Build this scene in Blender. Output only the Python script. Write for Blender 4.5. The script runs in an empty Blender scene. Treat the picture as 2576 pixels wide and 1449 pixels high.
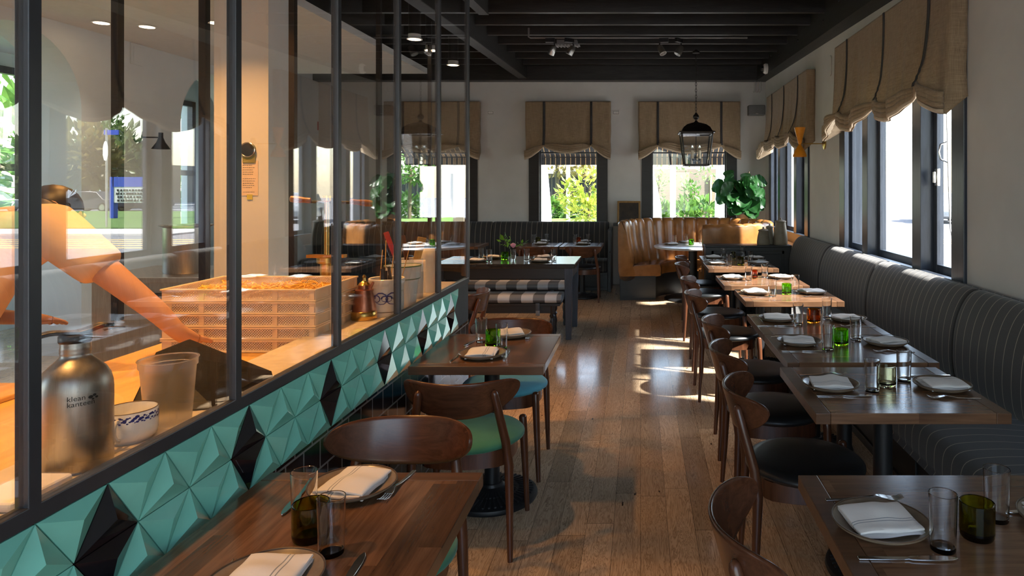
import bpy, bmesh, math, random
from mathutils import Vector, Matrix
random.seed(7)
SC = bpy.context.scene
COL = SC.collection
PI = math.pi
# ------------------------------------------------------------------ camera, sky, sun, exposure
F, CX, CY, CH = 1717.0, 1611.0, 471.0, 1.57      # focal length (px of a 2576 wide frame), vanishing point, eye height
XR, YB = 2.02, 11.03                              # right wall, back wall
cam = bpy.data.cameras.new('camera'); cam_o = bpy.data.objects.new('camera', cam); COL.objects.link(cam_o)
cam_o.location = (0, 0, CH); cam_o.rotation_euler = (PI/2, 0, 0)
cam.sensor_width = 36; cam.lens = 36*F/2576; cam.clip_start = .05; cam.clip_end = 300
cam.shift_x = -(CX-1288)/2576; cam.shift_y = -(724.5-CY)/2576
SC.camera = cam_o
w = bpy.data.worlds.new('sky'); SC.world = w; w.use_nodes = True
_n = w.node_tree; _bg = _n.nodes['Background']
_sky = _n.nodes.new('ShaderNodeTexSky'); _sky.sky_type = 'NISHITA'; _sky.sun_disc = False
_sky.sun_elevation = math.radians(46); _sky.sun_rotation = math.radians(70); _sky.air_density = 1.2; _sky.dust_density = 1.0
_hs = _n.nodes.new('ShaderNodeMix'); _hs.data_type = 'RGBA'; _hs.inputs[0].default_value = .45; _hs.inputs[7].default_value = (1.34, 1.42, 1.54, 1)
_n.links.new(_sky.outputs[0], _hs.inputs[6]); _n.links.new(_hs.outputs[2], _bg.inputs[0]); _bg.inputs[1].default_value = .62
sun = bpy.data.lights.new('sun', 'SUN'); sun.energy = 15.0; sun.angle = math.radians(2.5); sun.color = (1, .95, .88)
sun_o = bpy.data.objects.new('sun', sun); COL.objects.link(sun_o)
sun_o.rotation_euler = (-Vector((-1, .42, -1.1))).to_track_quat('Z', 'Y').to_euler()
SC.view_settings.view_transform = 'Standard'; SC.view_settings.look = 'None'; SC.view_settings.gamma = 1
SC.view_settings.use_curve_mapping = False; SC.view_settings.exposure = 1.08
cy = SC.cycles
cy.use_denoising = True; cy.max_bounces = 10; cy.diffuse_bounces = 5; cy.glossy_bounces = 5; cy.transmission_bounces = 8
cy.transparent_max_bounces = 24; cy.sample_clamp_indirect = 6; cy.blur_glossy = .6
# ------------------------------------------------------------------ pixel helpers (for measuring positions in the photograph)
def onZ(px, py, Z):
    Y = F*(CH-Z)/(py-CY); return ((px-CX)*Y/F, Y, Z)
def onY(px, py, Y): return ((px-CX)*Y/F, Y, CH-(py-CY)*Y/F)
# ------------------------------------------------------------------ materials
MATS = {}
def new_mat(name):
    m = bpy.data.materials.new(name); m.use_nodes = True
    return m, m.node_tree, m.node_tree.nodes['Principled BSDF']
def pset(b, **k):
    for a, v in k.items():
        i = b.inputs[{'col': 'Base Color', 'rough': 'Roughness', 'metal': 'Metallic', 'coat': 'Coat Weight', 'sheen': 'Sheen Weight', 'trans': 'Transmission Weight',
                      'ior': 'IOR', 'spec': 'Specular IOR Level', 'alpha': 'Alpha', 'coatr': 'Coat Roughness', 'sss': 'Subsurface Weight'}[a]]
        i.default_value = (*v, 1) if isinstance(v, tuple) else v
class NT:
    def __init__(s, nt): s.nt = nt
    def n(s, t, **k):
        x = s.nt.nodes.new(t)
        for a, v in k.items(): setattr(x, a, v)
        return x
    def l(s, a, b): s.nt.links.new(a, b)
    def val(s, node, i, v):
        if hasattr(v, 'is_linked') or hasattr(v, 'links'): s.l(v, node.inputs[i])
        else: node.inputs[i].default_value = v
    def m(s, op, a, b=0.0, c=None):
        x = s.n('ShaderNodeMath', operation=op); s.val(x, 0, a); s.val(x, 1, b)
        if c is not None: s.val(x, 2, c)
        return x.outputs[0]
    def mix(s, f, a, b, bt='MIX'):
        x = s.n('ShaderNodeMix', data_type='RGBA', blend_type=bt)
        s.val(x, 0, f)
        for i, v in ((6, a), (7, b)):
            if isinstance(v, tuple): x.inputs[i].default_value = (*v, 1)
            else: s.l(v, x.inputs[i])
        return x.outputs[2]
    def obj(s): return s.n('ShaderNodeTexCoord').outputs['Object']
    def sep(s, v):
        x = s.n('ShaderNodeSeparateXYZ'); s.l(v, x.inputs[0]); return x.outputs
    def comb(s, a, b, c):
        x = s.n('ShaderNodeCombineXYZ'); s.val(x, 0, a); s.val(x, 1, b); s.val(x, 2, c); return x.outputs[0]
    def noise(s, vec, sc, det=3, rough=.55, dist=0):
        x = s.n('ShaderNodeTexNoise'); s.l(vec, x.inputs['Vector']); x.inputs['Scale'].default_value = sc; x.inputs['Detail'].default_value = det
        x.inputs['Roughness'].default_value = rough; x.inputs['Distortion'].default_value = dist; return x.outputs['Fac']
    def white(s, vec):
        x = s.n('ShaderNodeTexWhiteNoise'); s.l(vec, x.inputs['Vector']); return x.outputs['Value']
    def mapv(s, vec, sc):
        x = s.n('ShaderNodeMapping'); s.l(vec, x.inputs[0]); x.inputs['Scale'].default_value = sc; return x.outputs[0]
    def bump(s, h, st=.3, d=.002):
        x = s.n('ShaderNodeBump'); x.inputs['Strength'].default_value = st; x.inputs['Distance'].default_value = d; s.l(h, x.inputs['Height']); return x.outputs[0]
    def ramp(s, f, a, b):
        x = s.n('ShaderNodeMapRange'); s.l(f, x.inputs[0]); x.inputs[1].default_value = a; x.inputs[2].default_value = b; return x.outputs[0]
def plain(name, col, rough=.5, metal=0, var=.12, scale=14, bump=0, **k):
    """one colour with a soft procedural mottling"""
    if name in MATS: return MATS[name]
    m, nt, b = new_mat(name); g = NT(nt); o = g.obj(); f = g.noise(o, scale)
    dk = tuple(c*(1-var) for c in col); lt = tuple(min(1, c*(1+var)) for c in col)
    g.l(g.mix(g.ramp(f, .3, .7), dk, lt), b.inputs['Base Color']); pset(b, rough=rough, metal=metal, **k)
    if bump: g.l(g.bump(g.noise(o, scale*6), bump), b.inputs['Normal'])
    MATS[name] = m; return m
def wood(name, c1, c2, axis='Y', rough=.4, plank=0, grain=1.0, bump=.15, var=.35, coat=0, spec=.5, metal=0):
    """grain along one object axis; plank > 0 glues up staves of that width"""
    if name in MATS: return MATS[name]
    m, nt, b = new_mat(name); g = NT(nt); o = g.obj(); x, y, z = g.sep(o)
    L, A, B = {'X': (x, y, z), 'Y': (y, x, z), 'Z': (z, x, y)}[axis]
    tint = None
    if plank:
        idx = g.m('FLOOR', g.m('DIVIDE', A, plank)); sh = g.m('MULTIPLY', g.white(g.comb(idx, 3.1, 0)), 2.0)
        seg = g.m('FLOOR', g.m('DIVIDE', g.m('ADD', L, sh), .55)); tint = g.white(g.comb(idx, seg, 1.7)); A2 = g.m('ADD', A, g.m('MULTIPLY', tint, 3.0))
    else: A2 = A
    v = g.comb(g.m('MULTIPLY', L, .9), g.m('MULTIPLY', A2, 9), g.m('MULTIPLY', B, 9))
    n1 = g.noise(v, 3.2*grain, 4, .6, 1.2); n2 = g.noise(g.comb(g.m('MULTIPLY', L, 3), g.m('MULTIPLY', A2, 90), g.m('MULTIPLY', B, 90)), 2.4*grain, 2)
    f = g.m('ADD', g.m('MULTIPLY', g.ramp(n1, .32, .68), .65), g.m('MULTIPLY', n2, .35))
    col = g.mix(f, c1, c2)
    if tint is not None: col = g.mix(1.0, col, _tint(g, tint, var), 'MULTIPLY')
    g.l(col, b.inputs['Base Color']); pset(b, rough=rough, coat=coat, spec=spec, metal=metal)
    if coat: pset(b, coatr=.12)
    if bump: g.l(g.bump(n2, bump, .001), b.inputs['Normal'])
    MATS[name] = m; return m
def _tint(g, t, var):
    x = g.n('ShaderNodeMapRange'); g.l(t, x.inputs[0]); x.inputs[3].default_value = 1-var; x.inputs[4].default_value = 1+var
    return g.comb(x.outputs[0], x.outputs[0], x.outputs[0])
def floor_mat():
    m, nt, b = new_mat('oak_floor'); g = NT(nt); x, y, z = g.sep(g.obj())
    W = .125; xi = g.m('DIVIDE', x, W); idx = g.m('FLOOR', xi); fx = g.m('FRACT', xi)
    yy = g.m('DIVIDE', g.m('ADD', y, g.m('MULTIPLY', g.white(g.comb(idx, 1, 2)), 7.0)), 1.15); seg = g.m('FLOOR', yy); fy = g.m('FRACT', yy)
    t = g.white(g.comb(idx, seg, 5)); t2 = g.white(g.comb(idx, seg, 9)); sh = g.m('MULTIPLY', t, 11.0)
    v = g.comb(g.m('MULTIPLY', g.m('ADD', x, sh), 7), g.m('MULTIPLY', y, .55), sh)
    n1 = g.noise(v, 2.6, 5, .62, 1.6)
    rings = g.m('FRACT', g.m('MULTIPLY', n1, 13.0)); ring = g.m('ABSOLUTE', g.m('SUBTRACT', rings, .5))
    fine = g.noise(g.comb(g.m('MULTIPLY', g.m('ADD', x, sh), 120), g.m('MULTIPLY', y, 1.6), 0), 1.5, 2)
    k = g.m('ADD', g.m('MULTIPLY', g.ramp(ring, .0, .32), .72), g.m('MULTIPLY', fine, .28))
    col = g.mix(k, (.25, .165, .098), (.64, .48, .32))
    col = g.mix(1.0, col, _tint(g, t2, .22), 'MULTIPLY')
    spots = g.noise(g.comb(g.m('MULTIPLY', x, 26), g.m('MULTIPLY', y, 9), 0), 1.0, 2, .5); col = g.mix(g.ramp(spots, .72, .76), col, (.02, .013, .009))
    seam = g.m('MAXIMUM', g.m('LESS_THAN', fx, .016), g.m('LESS_THAN', fy, .0025)); col = g.mix(g.m('MULTIPLY', seam, .75), col, (.012, .008, .006))
    g.l(col, b.inputs['Base Color']); pset(b, rough=.27, spec=.9)
    rr = g.n('ShaderNodeMapRange'); g.l(g.noise(g.comb(x, y, 0), 5, 4), rr.inputs[0]); rr.inputs[3].default_value = .09; rr.inputs[4].default_value = .21
    g.l(rr.outputs[0], b.inputs['Roughness'])
    g.l(g.bump(g.m('SUBTRACT', fine, g.m('MULTIPLY', seam, 3.0)), .10, .0012), b.inputs['Normal'])
    return m
def stripe_mat():
    m, nt, b = new_mat('pinstripe_cloth'); g = NT(nt); o = g.obj(); x, y, z = g.sep(o)
    fr = g.m('FRACT', g.m('DIVIDE', g.m('ADD', x, 50.0), .083)); ln = g.m('LESS_THAN', fr, .062)
    wv = g.noise(g.mapv(o, (1, 1, 1)), 420, 2); base = g.mix(wv, (.012, .011, .0105), (.046, .043, .041))
    g.l(g.mix(g.m('MULTIPLY', ln, .8), base, (.40, .33, .25)), b.inputs['Base Color']); pset(b, rough=.75, sheen=.25)
    g.l(g.bump(wv, .25, .001), b.inputs['Normal']); return m
def check_mat():
    m, nt, b = new_mat('buffalo_check_cloth'); g = NT(nt); o = g.obj(); x, y, z = g.sep(o)
    bx = g.m('FLOORED_MODULO', g.m('FLOOR', g.m('DIVIDE', x, .118)), 2.0); by = g.m('FLOORED_MODULO', g.m('FLOOR', g.m('DIVIDE', g.m('SUBTRACT', y, z), .118)), 2.0)
    k = g.m('MULTIPLY', g.m('ADD', bx, g.m('MULTIPLY', by, .35)), .75); nz = g.noise(o, 260, 2)
    c = g.mix(k, (.66, .67, .68), (.035, .039, .046)); g.l(g.mix(g.m('MULTIPLY', nz, .35), c, (.25, .25, .25)), b.inputs['Base Color']); pset(b, rough=.9)
    return m
def linen_mat():
    m, nt, b = new_mat('linen'); g = NT(nt); o = g.obj()
    a = g.noise(g.mapv(o, (8, 8, 300)), 1.2, 2); c = g.noise(g.mapv(o, (260, 260, 6)), 1.2, 2); f = g.m('MULTIPLY', g.m('ADD', a, c), .5)
    g.l(g.mix(g.ramp(f, .36, .64), (.24, .165, .098), (.52, .385, .245)), b.inputs['Base Color']); pset(b, rough=.85, sheen=.2)
    tr = g.n('ShaderNodeBsdfTranslucent'); tr.inputs[0].default_value = (.5, .4, .27, 1); mx = g.n('ShaderNodeMixShader'); mx.inputs[0].default_value = .22
    out = nt.nodes['Material Output']; g.l(b.outputs[0], mx.inputs[1]); g.l(tr.outputs[0], mx.inputs[2]); g.l(mx.outputs[0], out.inputs[0])
    g.l(g.bump(f, .4, .0015), b.inputs['Normal']); return m
def pane_mat(name, tint=(1, 1, 1), r0=.045, gain=1.0):
    """clear sheet glass: what goes straight through plus a Schlick reflection"""
    if name in MATS: return MATS[name]
    m, nt, b = new_mat(name); g = NT(nt); nt.nodes.remove(b)
    geo = g.n('ShaderNodeNewGeometry'); d = g.n('ShaderNodeVectorMath', operation='DOT_PRODUCT'); g.l(geo.outputs['Normal'], d.inputs[0]); g.l(geo.outputs['Incoming'], d.inputs[1])
    c = g.m('ABSOLUTE', d.outputs['Value']); k = g.m('POWER', g.m('SUBTRACT', 1.0, c), 5.0); fr = g.m('MULTIPLY', g.m('ADD', r0, g.m('MULTIPLY', k, 1-r0)), gain)
    t = g.n('ShaderNodeBsdfTransparent'); t.inputs[0].default_value = (*tint, 1); gl = g.n('ShaderNodeBsdfGlossy'); gl.inputs['Roughness'].default_value = .0
    gl.inputs[0].default_value = (1, 1, 1, 1)
    mx = g.n('ShaderNodeMixShader'); g.l(fr, mx.inputs[0]); g.l(t.outputs[0], mx.inputs[1]); g.l(gl.outputs[0], mx.inputs[2])
    g.l(mx.outputs[0], nt.nodes['Material Output'].inputs[0]); MATS[name] = m; return m
def glass_mat(name, col, rough=0.0, ior=1.47):
    if name in MATS: return MATS[name]
    m, nt, b = new_mat(name); pset(b, col=col, rough=rough, trans=1.0, ior=ior); MATS[name] = m; return m
def glow_mat(name, col, s):
    m, nt, b = new_mat(name); pset(b, col=(.8, .8, .8)); b.inputs['Emission Color'].default_value = (*col, 1); b.inputs['Emission Strength'].default_value = s; return m
def leaf_mat(name, c1, c2, rough=.45):
    m, nt, b = new_mat(name); g = NT(nt); f = g.noise(g.obj(), 9, 3); g.l(g.mix(g.ramp(f, .35, .65), c1, c2), b.inputs['Base Color']); pset(b, rough=rough)
    tr = g.n('ShaderNodeBsdfTranslucent'); tr.inputs[0].default_value = (*c2, 1); mx = g.n('ShaderNodeMixShader'); mx.inputs[0].default_value = .3
    g.l(b.outputs[0], mx.inputs[1]); g.l(tr.outputs[0], mx.inputs[2]); g.l(mx.outputs[0], nt.nodes['Material Output'].inputs[0]); return m
def brick_mat(name, c1, c2, mortar, w_, h_, ax='XZ', rough=.2, ms=.03):
    m, nt, b = new_mat(name); g = NT(nt); x, y, z = g.sep(g.obj()); t = g.n('ShaderNodeTexBrick')
    g.l(g.comb(y if ax[0] == 'Y' else x, z, 0), t.inputs[0]); t.inputs['Scale'].default_value = 1; t.inputs['Brick Width'].default_value = w_; t.inputs['Row Height'].default_value = h_
    t.inputs['Mortar Size'].default_value = ms*h_; t.inputs['Color1'].default_value = (*c1, 1); t.inputs['Color2'].default_value = (*c2, 1); t.inputs['Mortar'].default_value = (*mortar, 1)
    g.l(t.outputs['Color'], b.inputs['Base Color']); pset(b, rough=rough); g.l(g.bump(t.outputs['Fac'], -.4, .003), b.inputs['Normal']); return m
M = dict(
    floor=floor_mat(), stripe=stripe_mat(), check=check_mat(), linen=linen_mat(),
    plaster=plain('plaster', (.62, .61, .59), .75, var=.04, scale=3, bump=.05), cream=plain('cream_plaster', (.68, .72, .72), .7, var=.03, scale=3),
    kceil=plain('ceiling_paint', (.72, .72, .70), .8, var=.03),
    beam=wood('black_stained_wood', (.010, .0095, .009), (.034, .032, .030), 'X', .42, bump=.5), beamY=wood('black_stained_beam', (.010, .010, .0095), (.034, .032, .03), 'Y', .5, bump=.6),
    trim=wood('ink_wood_skylit', (.020, .026, .038), (.042, .052, .072), 'Z', .3, bump=.4),  # skylight on the right window reveals is put into this lighter, bluer tone
    trimX=wood('ink_painted_board', (.008, .008, .009), (.018, .018, .019), 'X', .42, bump=.3),  # darker copy of the ink paint, for back window trim and dark joinery
    strap=plain('grey_webbing', (.045, .042, .043), .8),
    walnut=wood('walnut_staves_lengthwise', (.060, .030, .016), (.185, .096, .050), 'Y', .19, plank=.062, var=.4, bump=.08), walnutX=wood('walnut_staves_crosswise', (.080, .038, .020), (.215, .112, .058), 'X', .18, plank=.07, var=.25, bump=.08),
    walnute=wood('walnut_edge', (.08, .038, .019), (.155, .077, .039), 'X', .3, bump=.1),
    farm=wood('black_farm_table_wood', (.010, .009, .008), (.028, .025, .022), 'X', .22, plank=.11, var=.2),
    chair=wood('chair_walnut', (.05, .017, .008), (.125, .047, .022), 'Z', .27, bump=.1), chairx=wood('chair_walnut_bent', (.05, .018, .009), (.12, .046, .022), 'X', .25, bump=.1),
    blk_leather=plain('black_leather', (.012, .014, .016), .36, bump=.12, var=.2), green=plain('green_velvet', (.035, .19, .115), .85, sheen=.15, var=.18, scale=7),
    blue=plain('sky_blue_velvet', (.075, .33, .43), .85, sheen=.15, var=.15, scale=7),
    tan=plain('tan_leather', (.27, .112, .032), .24, bump=.06, var=.32, scale=5), iron=plain('cast_iron', (.014, .015, .017), .42, bump=.15),
    teal=plain('teal_glaze', (.20, .58, .475), .15, var=.08, scale=8, coat=.4), blk_tile=plain('black_glaze', (.008, .008, .011), .07, var=.2), grout=plain('dark_grout', (.03, .032, .034), .8),
    blk_brick=brick_mat('black_wall_tile', (.007, .007, .009), (.012, .011, .013), (.22, .21, .20), .115, .10, 'YZ', .09, .04),
    frame=plain('painted_steel', (.028, .031, .038), .38, var=.1), bronze=plain('dark_bronze', (.016, .012, .010), .4), steel=plain('stainless_steel', (.55, .54, .52), .3, 1.0, var=.08),
    brushed=wood('brushed_steel', (.36, .34, .31), (.52, .50, .47), 'Z', .37, bump=.05, metal=1.0), silver=plain('cutlery_steel', (.62, .61, .60), .16, 1.0, var=.05),
    brass=plain('brass', (.62, .40, .12), .25, 1.0), copper=plain('copper', (.48, .20, .13), .3, 1.0, var=.25), ledge=plain('stone_ledge', (.52, .46, .38), .45, var=.1, scale=22),
    maple=wood('maple_counter', (.52, .28, .07), (.70, .42, .12), 'Y', .42, bump=.05, grain=.6), marble=plain('white_marble', (.70, .71, .72), .2, var=.1, scale=4),
    white=plain('white_ceramic', (.78, .78, .76), .22, var=.03), whitep=plain('white_plastic', (.70, .68, .65), .45, var=.03), tray=plain('ivory_plastic', (.72, .58, .42), .5, var=.05),
    plate=plain('stoneware', (.215, .165, .115), .25, var=.2, scale=20), plated=plain('dark_stoneware_rim', (.085, .05, .028), .35, var=.2), jar=plain('sage_stoneware', (.22, .19, .14), .5, var=.18, scale=9),
    tumbler=glass_mat('clear_glass', (1, 1, 1), ior=1.40), v_green=glass_mat('green_glass', (.33, .85, .02)), v_olive=glass_mat('olive_glass', (.36, .34, .02)), v_amber=glass_mat('amber_glass', (.85, .26, .02)), v_pale=glass_mat('pale_yellow_glass', (.88, .85, .62)),
    deli=glass_mat('frosted_plastic', (.93, .92, .92), .45, 1.2), pane=pane_mat('window_glass', (.97, .98, .98)), partglass=pane_mat('partition_glass', (.97, .975, .97), .10, 1.0),
    orange=plain('orange_enamel', (.75, .27, .01), .35), grey=plain('grey_plastic', (.16, .16, .165), .5), paper=plain('note_paper', (.80, .66, .50), .8, var=.03), yellow=plain('yellow_sticky', (.62, .56, .04), .7),
    black=plain('black_plastic', (.012, .012, .014), .3), red=plain('red_plastic', (.42, .03, .03), .4), ink=plain('ink_print', (.01, .012, .012), .5), cobalt=plain('cobalt_glaze', (.02, .03, .22), .3), wax=plain('candle_sleeve', (.75, .68, .52), .5),
    skin=plain('skin', (.48, .26, .17), .5, var=.06, sss=.0), shirt=plain('tan_shirt_cloth', (.52, .38, .26), .85, var=.08, scale=4, bump=.8), hair=plain('dark_hair', (.012, .009, .008), .45), apron=plain('navy_apron', (.02, .025, .05), .8),
    fig=leaf_mat('fig_leaf', (.006, .042, .009), (.022, .10, .022), .35), herb=leaf_mat('herb_leaf', (.05, .20, .02), (.14, .36, .04)), pink=plain('pink_petal', (.72, .30, .40), .6), stem=plain('plant_stem', (.08, .06, .03), .7),
    hedge=leaf_mat('hedge_leaf', (.03, .10, .015), (.12, .25, .04)), lime=leaf_mat('yellow_green_leaf', (.20, .30, .02), (.50, .58, .08)), tree=leaf_mat('tree_leaf', (.06, .11, .03), (.19, .26, .09)), autumn=leaf_mat('olive_gold_leaf', (.13, .11, .025), (.32, .26, .07)),
    lawn=plain('lawn', (.10, .20, .03), .9, var=.3, scale=3), asphalt=plain('asphalt', (.24, .24, .25), .85), pave=plain('garden_paving', (.22, .21, .20), .85), concrete=plain('concrete', (.62, .60, .57), .85), stucco=brick_mat('cream_block', (.20, .158, .122), (.185, .145, .11), (.15, .115, .09), .6, .12, 'XZ', .8),
    whitewash=plain('white_paint', (.80, .80, .80), .6, var=.02), darkglass=plain('dark_window_glass', (.02, .024, .032), .35, spec=.2), carbody=plain('dark_car_paint', (.05, .05, .06), .2), bluesign=plain('blue_sign_paint', (.04, .10, .55), .5),
    crosswalk=plain('road_paint', (.75, .55, .25), .8), awn=None, wallpaper=None,
)
M['lining'] = plain('linen_lining', (.58, .46, .33), .85, var=.1, scale=30, bump=.2); M['facade'] = plain('grey_tan_facade', (.17, .155, .135), .8)
def awning_mat():
    m, nt, b = new_mat('striped_awning'); g = NT(nt); x, y, z = g.sep(g.obj()); fr = g.m('FRACT', g.m('DIVIDE', g.m('ADD', x, 40.0), .09)); ln = g.m('LESS_THAN', fr, .17)
    col = g.mix(ln, (.035, .037, .042), (.65, .42, .20)); g.l(col, b.inputs['Base Color']); pset(b, rough=.8)
    tr = g.n('ShaderNodeBsdfTranslucent'); g.l(col, tr.inputs[0]); mx = g.n('ShaderNodeMixShader'); mx.inputs[0].default_value = .12
    g.l(b.outputs[0], mx.inputs[1]); g.l(tr.outputs[0], mx.inputs[2]); g.l(mx.outputs[0], nt.nodes['Material Output'].inputs[0]); return m
M['awn'] = awning_mat()
def napkin_mat():
    m, nt, b = new_mat('napkin_cloth'); g = NT(nt); o = g.obj(); x, y, z = g.sep(o)
    a = g.m('LESS_THAN', g.m('ABSOLUTE', g.m('SUBTRACT', x, .018)), .0014); c = g.m('LESS_THAN', g.m('ABSOLUTE', g.m('SUBTRACT', x, .027)), .0014)
    g.l(g.mix(g.m('MULTIPLY', g.m('MAXIMUM', a, c), .8), (.76, .74, .71), (.16, .19, .22)), b.inputs['Base Color']); pset(b, rough=.85, sheen=.2)
    g.l(g.bump(g.noise(o, 60, 3), .15, .004), b.inputs['Normal']); return m
M['napkin'] = napkin_mat()
def art_mat():
    m, nt, b = new_mat('abstract_canvas'); g = NT(nt); o = g.obj()
    v = g.n('ShaderNodeTexVoronoi'); g.l(o, v.inputs['Vector']); v.inputs['Scale'].default_value = 7
    r = g.n('ShaderNodeValToRGB'); g.l(g.sep(v.outputs['Color'])[0], r.inputs[0]); r.color_ramp.interpolation = 'CONSTANT'
    for i, (p, c) in enumerate(((0, (.75, .45, .22)), (.25, (.02, .02, .022)), (.4, (.70, .68, .62)), (.65, (.30, .36, .36)), (.8, (.72, .60, .45)))):
        e = r.color_ramp.elements[i] if i < 2 else r.color_ramp.elements.new(p); e.position = p; e.color = (*c, 1)
    g.l(r.outputs[0], b.inputs['Base Color']); pset(b, rough=.7); return m
M['art'] = art_mat()
M['oldart'] = plain('dark_oil_paint', (.03, .018, .010), .35, var=.6, scale=12)
M['gilt'] = wood('gilt_frame_wood', (.22, .11, .025), (.38, .21, .06), 'Z', .45)
M['tile_mats'] = [M['teal'], M['blk_tile'], M['grout'], M['blk_brick'], M['plaster']]
# ------------------------------------------------------------------ mesh building
class MB:
    def __init__(s): s.v = []; s.f = []; s.m = []
    def add(s, vs, fs, mi=0):
        o = len(s.v); s.v += [tuple(p) for p in vs]; s.f += [[i+o for i in f] for f in fs]; s.m += [mi]*len(fs); return s
    def box(s, x0, x1, y0, y1, z0, z1, mi=0, T=None):
        vs = [Vector((x, y, z)) for z in (z0, z1) for y in (y0, y1) for x in (x0, x1)]
        if T is not None: vs = [T @ p for p in vs]
        return s.add(vs, [(0, 2, 3, 1), (4, 5, 7, 6), (0, 1, 5, 4), (2, 6, 7, 3), (0, 4, 6, 2), (1, 3, 7, 5)], mi)
    def hexa(s, b4, t4, mi=0):
        return s.add(list(b4)+list(t4), [(3, 2, 1, 0), (4, 5, 6, 7), (0, 1, 5, 4), (1, 2, 6, 5), (2, 3, 7, 6), (3, 0, 4, 7)], mi)
    def lathe(s, prof, c=(0, 0, 0), n=24, mi=0, T=None, sq=None):
        vs = []; fs = []
        for r, z in prof:
            for i in range(n):
                a = 2*PI*i/n; k = 1
                if sq: k = 1/max(abs(math.cos(a)), abs(math.sin(a)))**sq
                p = Vector((c[0]+r*k*math.cos(a), c[1]+r*k*math.sin(a), c[2]+z)); vs.append(T @ p if T is not None else p)
        for j in range(len(prof)-1):
            for i in range(n): a, b = j*n+i, j*n+(i+1) % n; fs.append((a, b, b+n, a+n))
        if prof[0][0] > 1e-6: fs.append(tuple(range(n-1, -1, -1)))
        if prof[-1][0] > 1e-6: fs.append(tuple((len(prof)-1)*n+i for i in range(n)))
        return s.add(vs, fs, mi)
    def tube(s, pts, r, n=10, mi=0, close=False, flat=1.0, up=None):
        pts = [Vector(p) for p in pts]; m_ = len(pts); rs = r if isinstance(r, (list, tuple)) else [r]*m_; vs = []; fs = []; ref = None
        for j, p in enumerate(pts):
            if close: d = pts[(j+1) % m_]-pts[j-1]
            else: d = pts[min(j+1, m_-1)]-pts[max(j-1, 0)]
            d.normalize()
            if ref is None:
                ref = Vector(up) if up else (Vector((0, 0, 1)) if abs(d.z) < .9 else Vector((1, 0, 0)))
            a = d.cross(ref); a.normalize(); b = a.cross(d); b.normalize(); ref = b
            for i in range(n):
                t = 2*PI*i/n; vs.append(p+a*math.cos(t)*rs[j]+b*math.sin(t)*rs[j]*flat)
        for j in range(m_ if close else m_-1):
            for i in range(n):
                q = ((j+1) % m_)*n; fs.append((j*n+i, j*n+(i+1) % n, q+(i+1) % n, q+i))
        if not close: fs += [tuple(range(n-1, -1, -1)), tuple((m_-1)*n+i for i in range(n))]
        return s.add(vs, fs, mi)
    def grid(s, fn, nu, nv, mi=0, cu=False, cv=False):
        vs = [fn(i/(nu if cu else nu-1), j/(nv if cv else nv-1)) for i in range(nu) for j in range(nv)]; fs = []
        for i in range(nu if cu else nu-1):
            for j in range(nv if cv else nv-1):
                a, b = i, (i+1) % nu; c, d = j, (j+1) % nv; fs.append((a*nv+c, b*nv+c, b*nv+d, a*nv+d))
        return s.add(vs, fs, mi)
    def sweep(s, prof, xs, mi=0, place=None):
        """closed profile [(depth, z)] swept along x stations; place(x, d, z) -> point"""
        place = place or (lambda x, d, z: (x, d, z)); n = len(prof); vs = [place(x, d, z) for x in xs for d, z in prof]; fs = []
        for j in range(len(xs)-1):
            for i in range(n): a, b = j*n+i, j*n+(i+1) % n; fs.append((a, b, b+n, a+n))
        fs += [tuple(range(n-1, -1, -1)), tuple((len(xs)-1)*n+i for i in range(n))]
        return s.add(vs, fs, mi)
    def ball(s, c, r, n=14, mi=0, sc=(1, 1, 1)):
        k = n//2; vs = []; pr = [(math.sin(PI*j/k), -math.cos(PI*j/k)) for j in range(k+1)]; o = len(s.v)
        s.lathe([(a*r, b*r) for a, b in pr], (0, 0, 0), n, mi)
        for i in range(o, len(s.v)): p = s.v[i]; s.v[i] = (c[0]+p[0]*sc[0], c[1]+p[1]*sc[1], c[2]+p[2]*sc[2])
        return s
    def move(s, T, o=0):
        for i in range(o, len(s.v)): s.v[i] = tuple(T @ Vector(s.v[i]))
        return s
    def build(s, name, mats, parent=None, smooth=35, bevel=0, seg=2, sub=0, solid=0, weld=False):
        me = bpy.data.meshes.new(name); me.from_pydata(s.v, [], s.f)
        for m in (mats if isinstance(mats, (list, tuple)) else [mats]): me.materials.append(m)
        me.polygons.foreach_set('material_index', s.m)
        bm = bmesh.new(); bm.from_mesh(me)
        if weld: bmesh.ops.remove_doubles(bm, verts=bm.verts, dist=1e-5)
        bmesh.ops.recalc_face_normals(bm, faces=bm.faces); bm.to_mesh(me); bm.free()
        if smooth:
            me.polygons.foreach_set('use_smooth', [True]*len(me.polygons))
            if smooth < 180: me.set_sharp_from_angle(angle=math.radians(smooth))
        o = bpy.data.objects.new(name, me); COL.objects.link(o)
        if parent is not None: o.parent = parent
        if solid: q = o.modifiers.new('t', 'SOLIDIFY'); q.thickness = solid; q.offset = 0
        if bevel: q = o.modifiers.new('b', 'BEVEL'); q.width = bevel; q.segments = seg; q.limit_method = 'ANGLE'; q.angle_limit = math.radians(40)
        if sub: q = o.modifiers.new('s', 'SUBSURF'); q.levels = sub; q.render_levels = sub
        return o
def tag(o, label, cat, group=None, kind=None):
    o['label'] = label; o['category'] = cat
    if group: o['group'] = group
    if kind: o['kind'] = kind
    return o
def thing(name, label, cat, loc=(0, 0, 0), rz=0, group=None):
    o = bpy.data.objects.new(name, None); COL.objects.link(o); o.location = loc; o.rotation_euler = (0, 0, rz); o.empty_display_size = .05
    return tag(o, label, cat, group)
def struct(name, mb, mats, label=None, parent=None, **k):
    o = mb.build(name, mats, parent, **k)
    if parent is None: o['kind'] = 'structure'; o['label'] = label or name.replace('_', ' '); o['category'] = name.split('_')[0]
    return o
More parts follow.
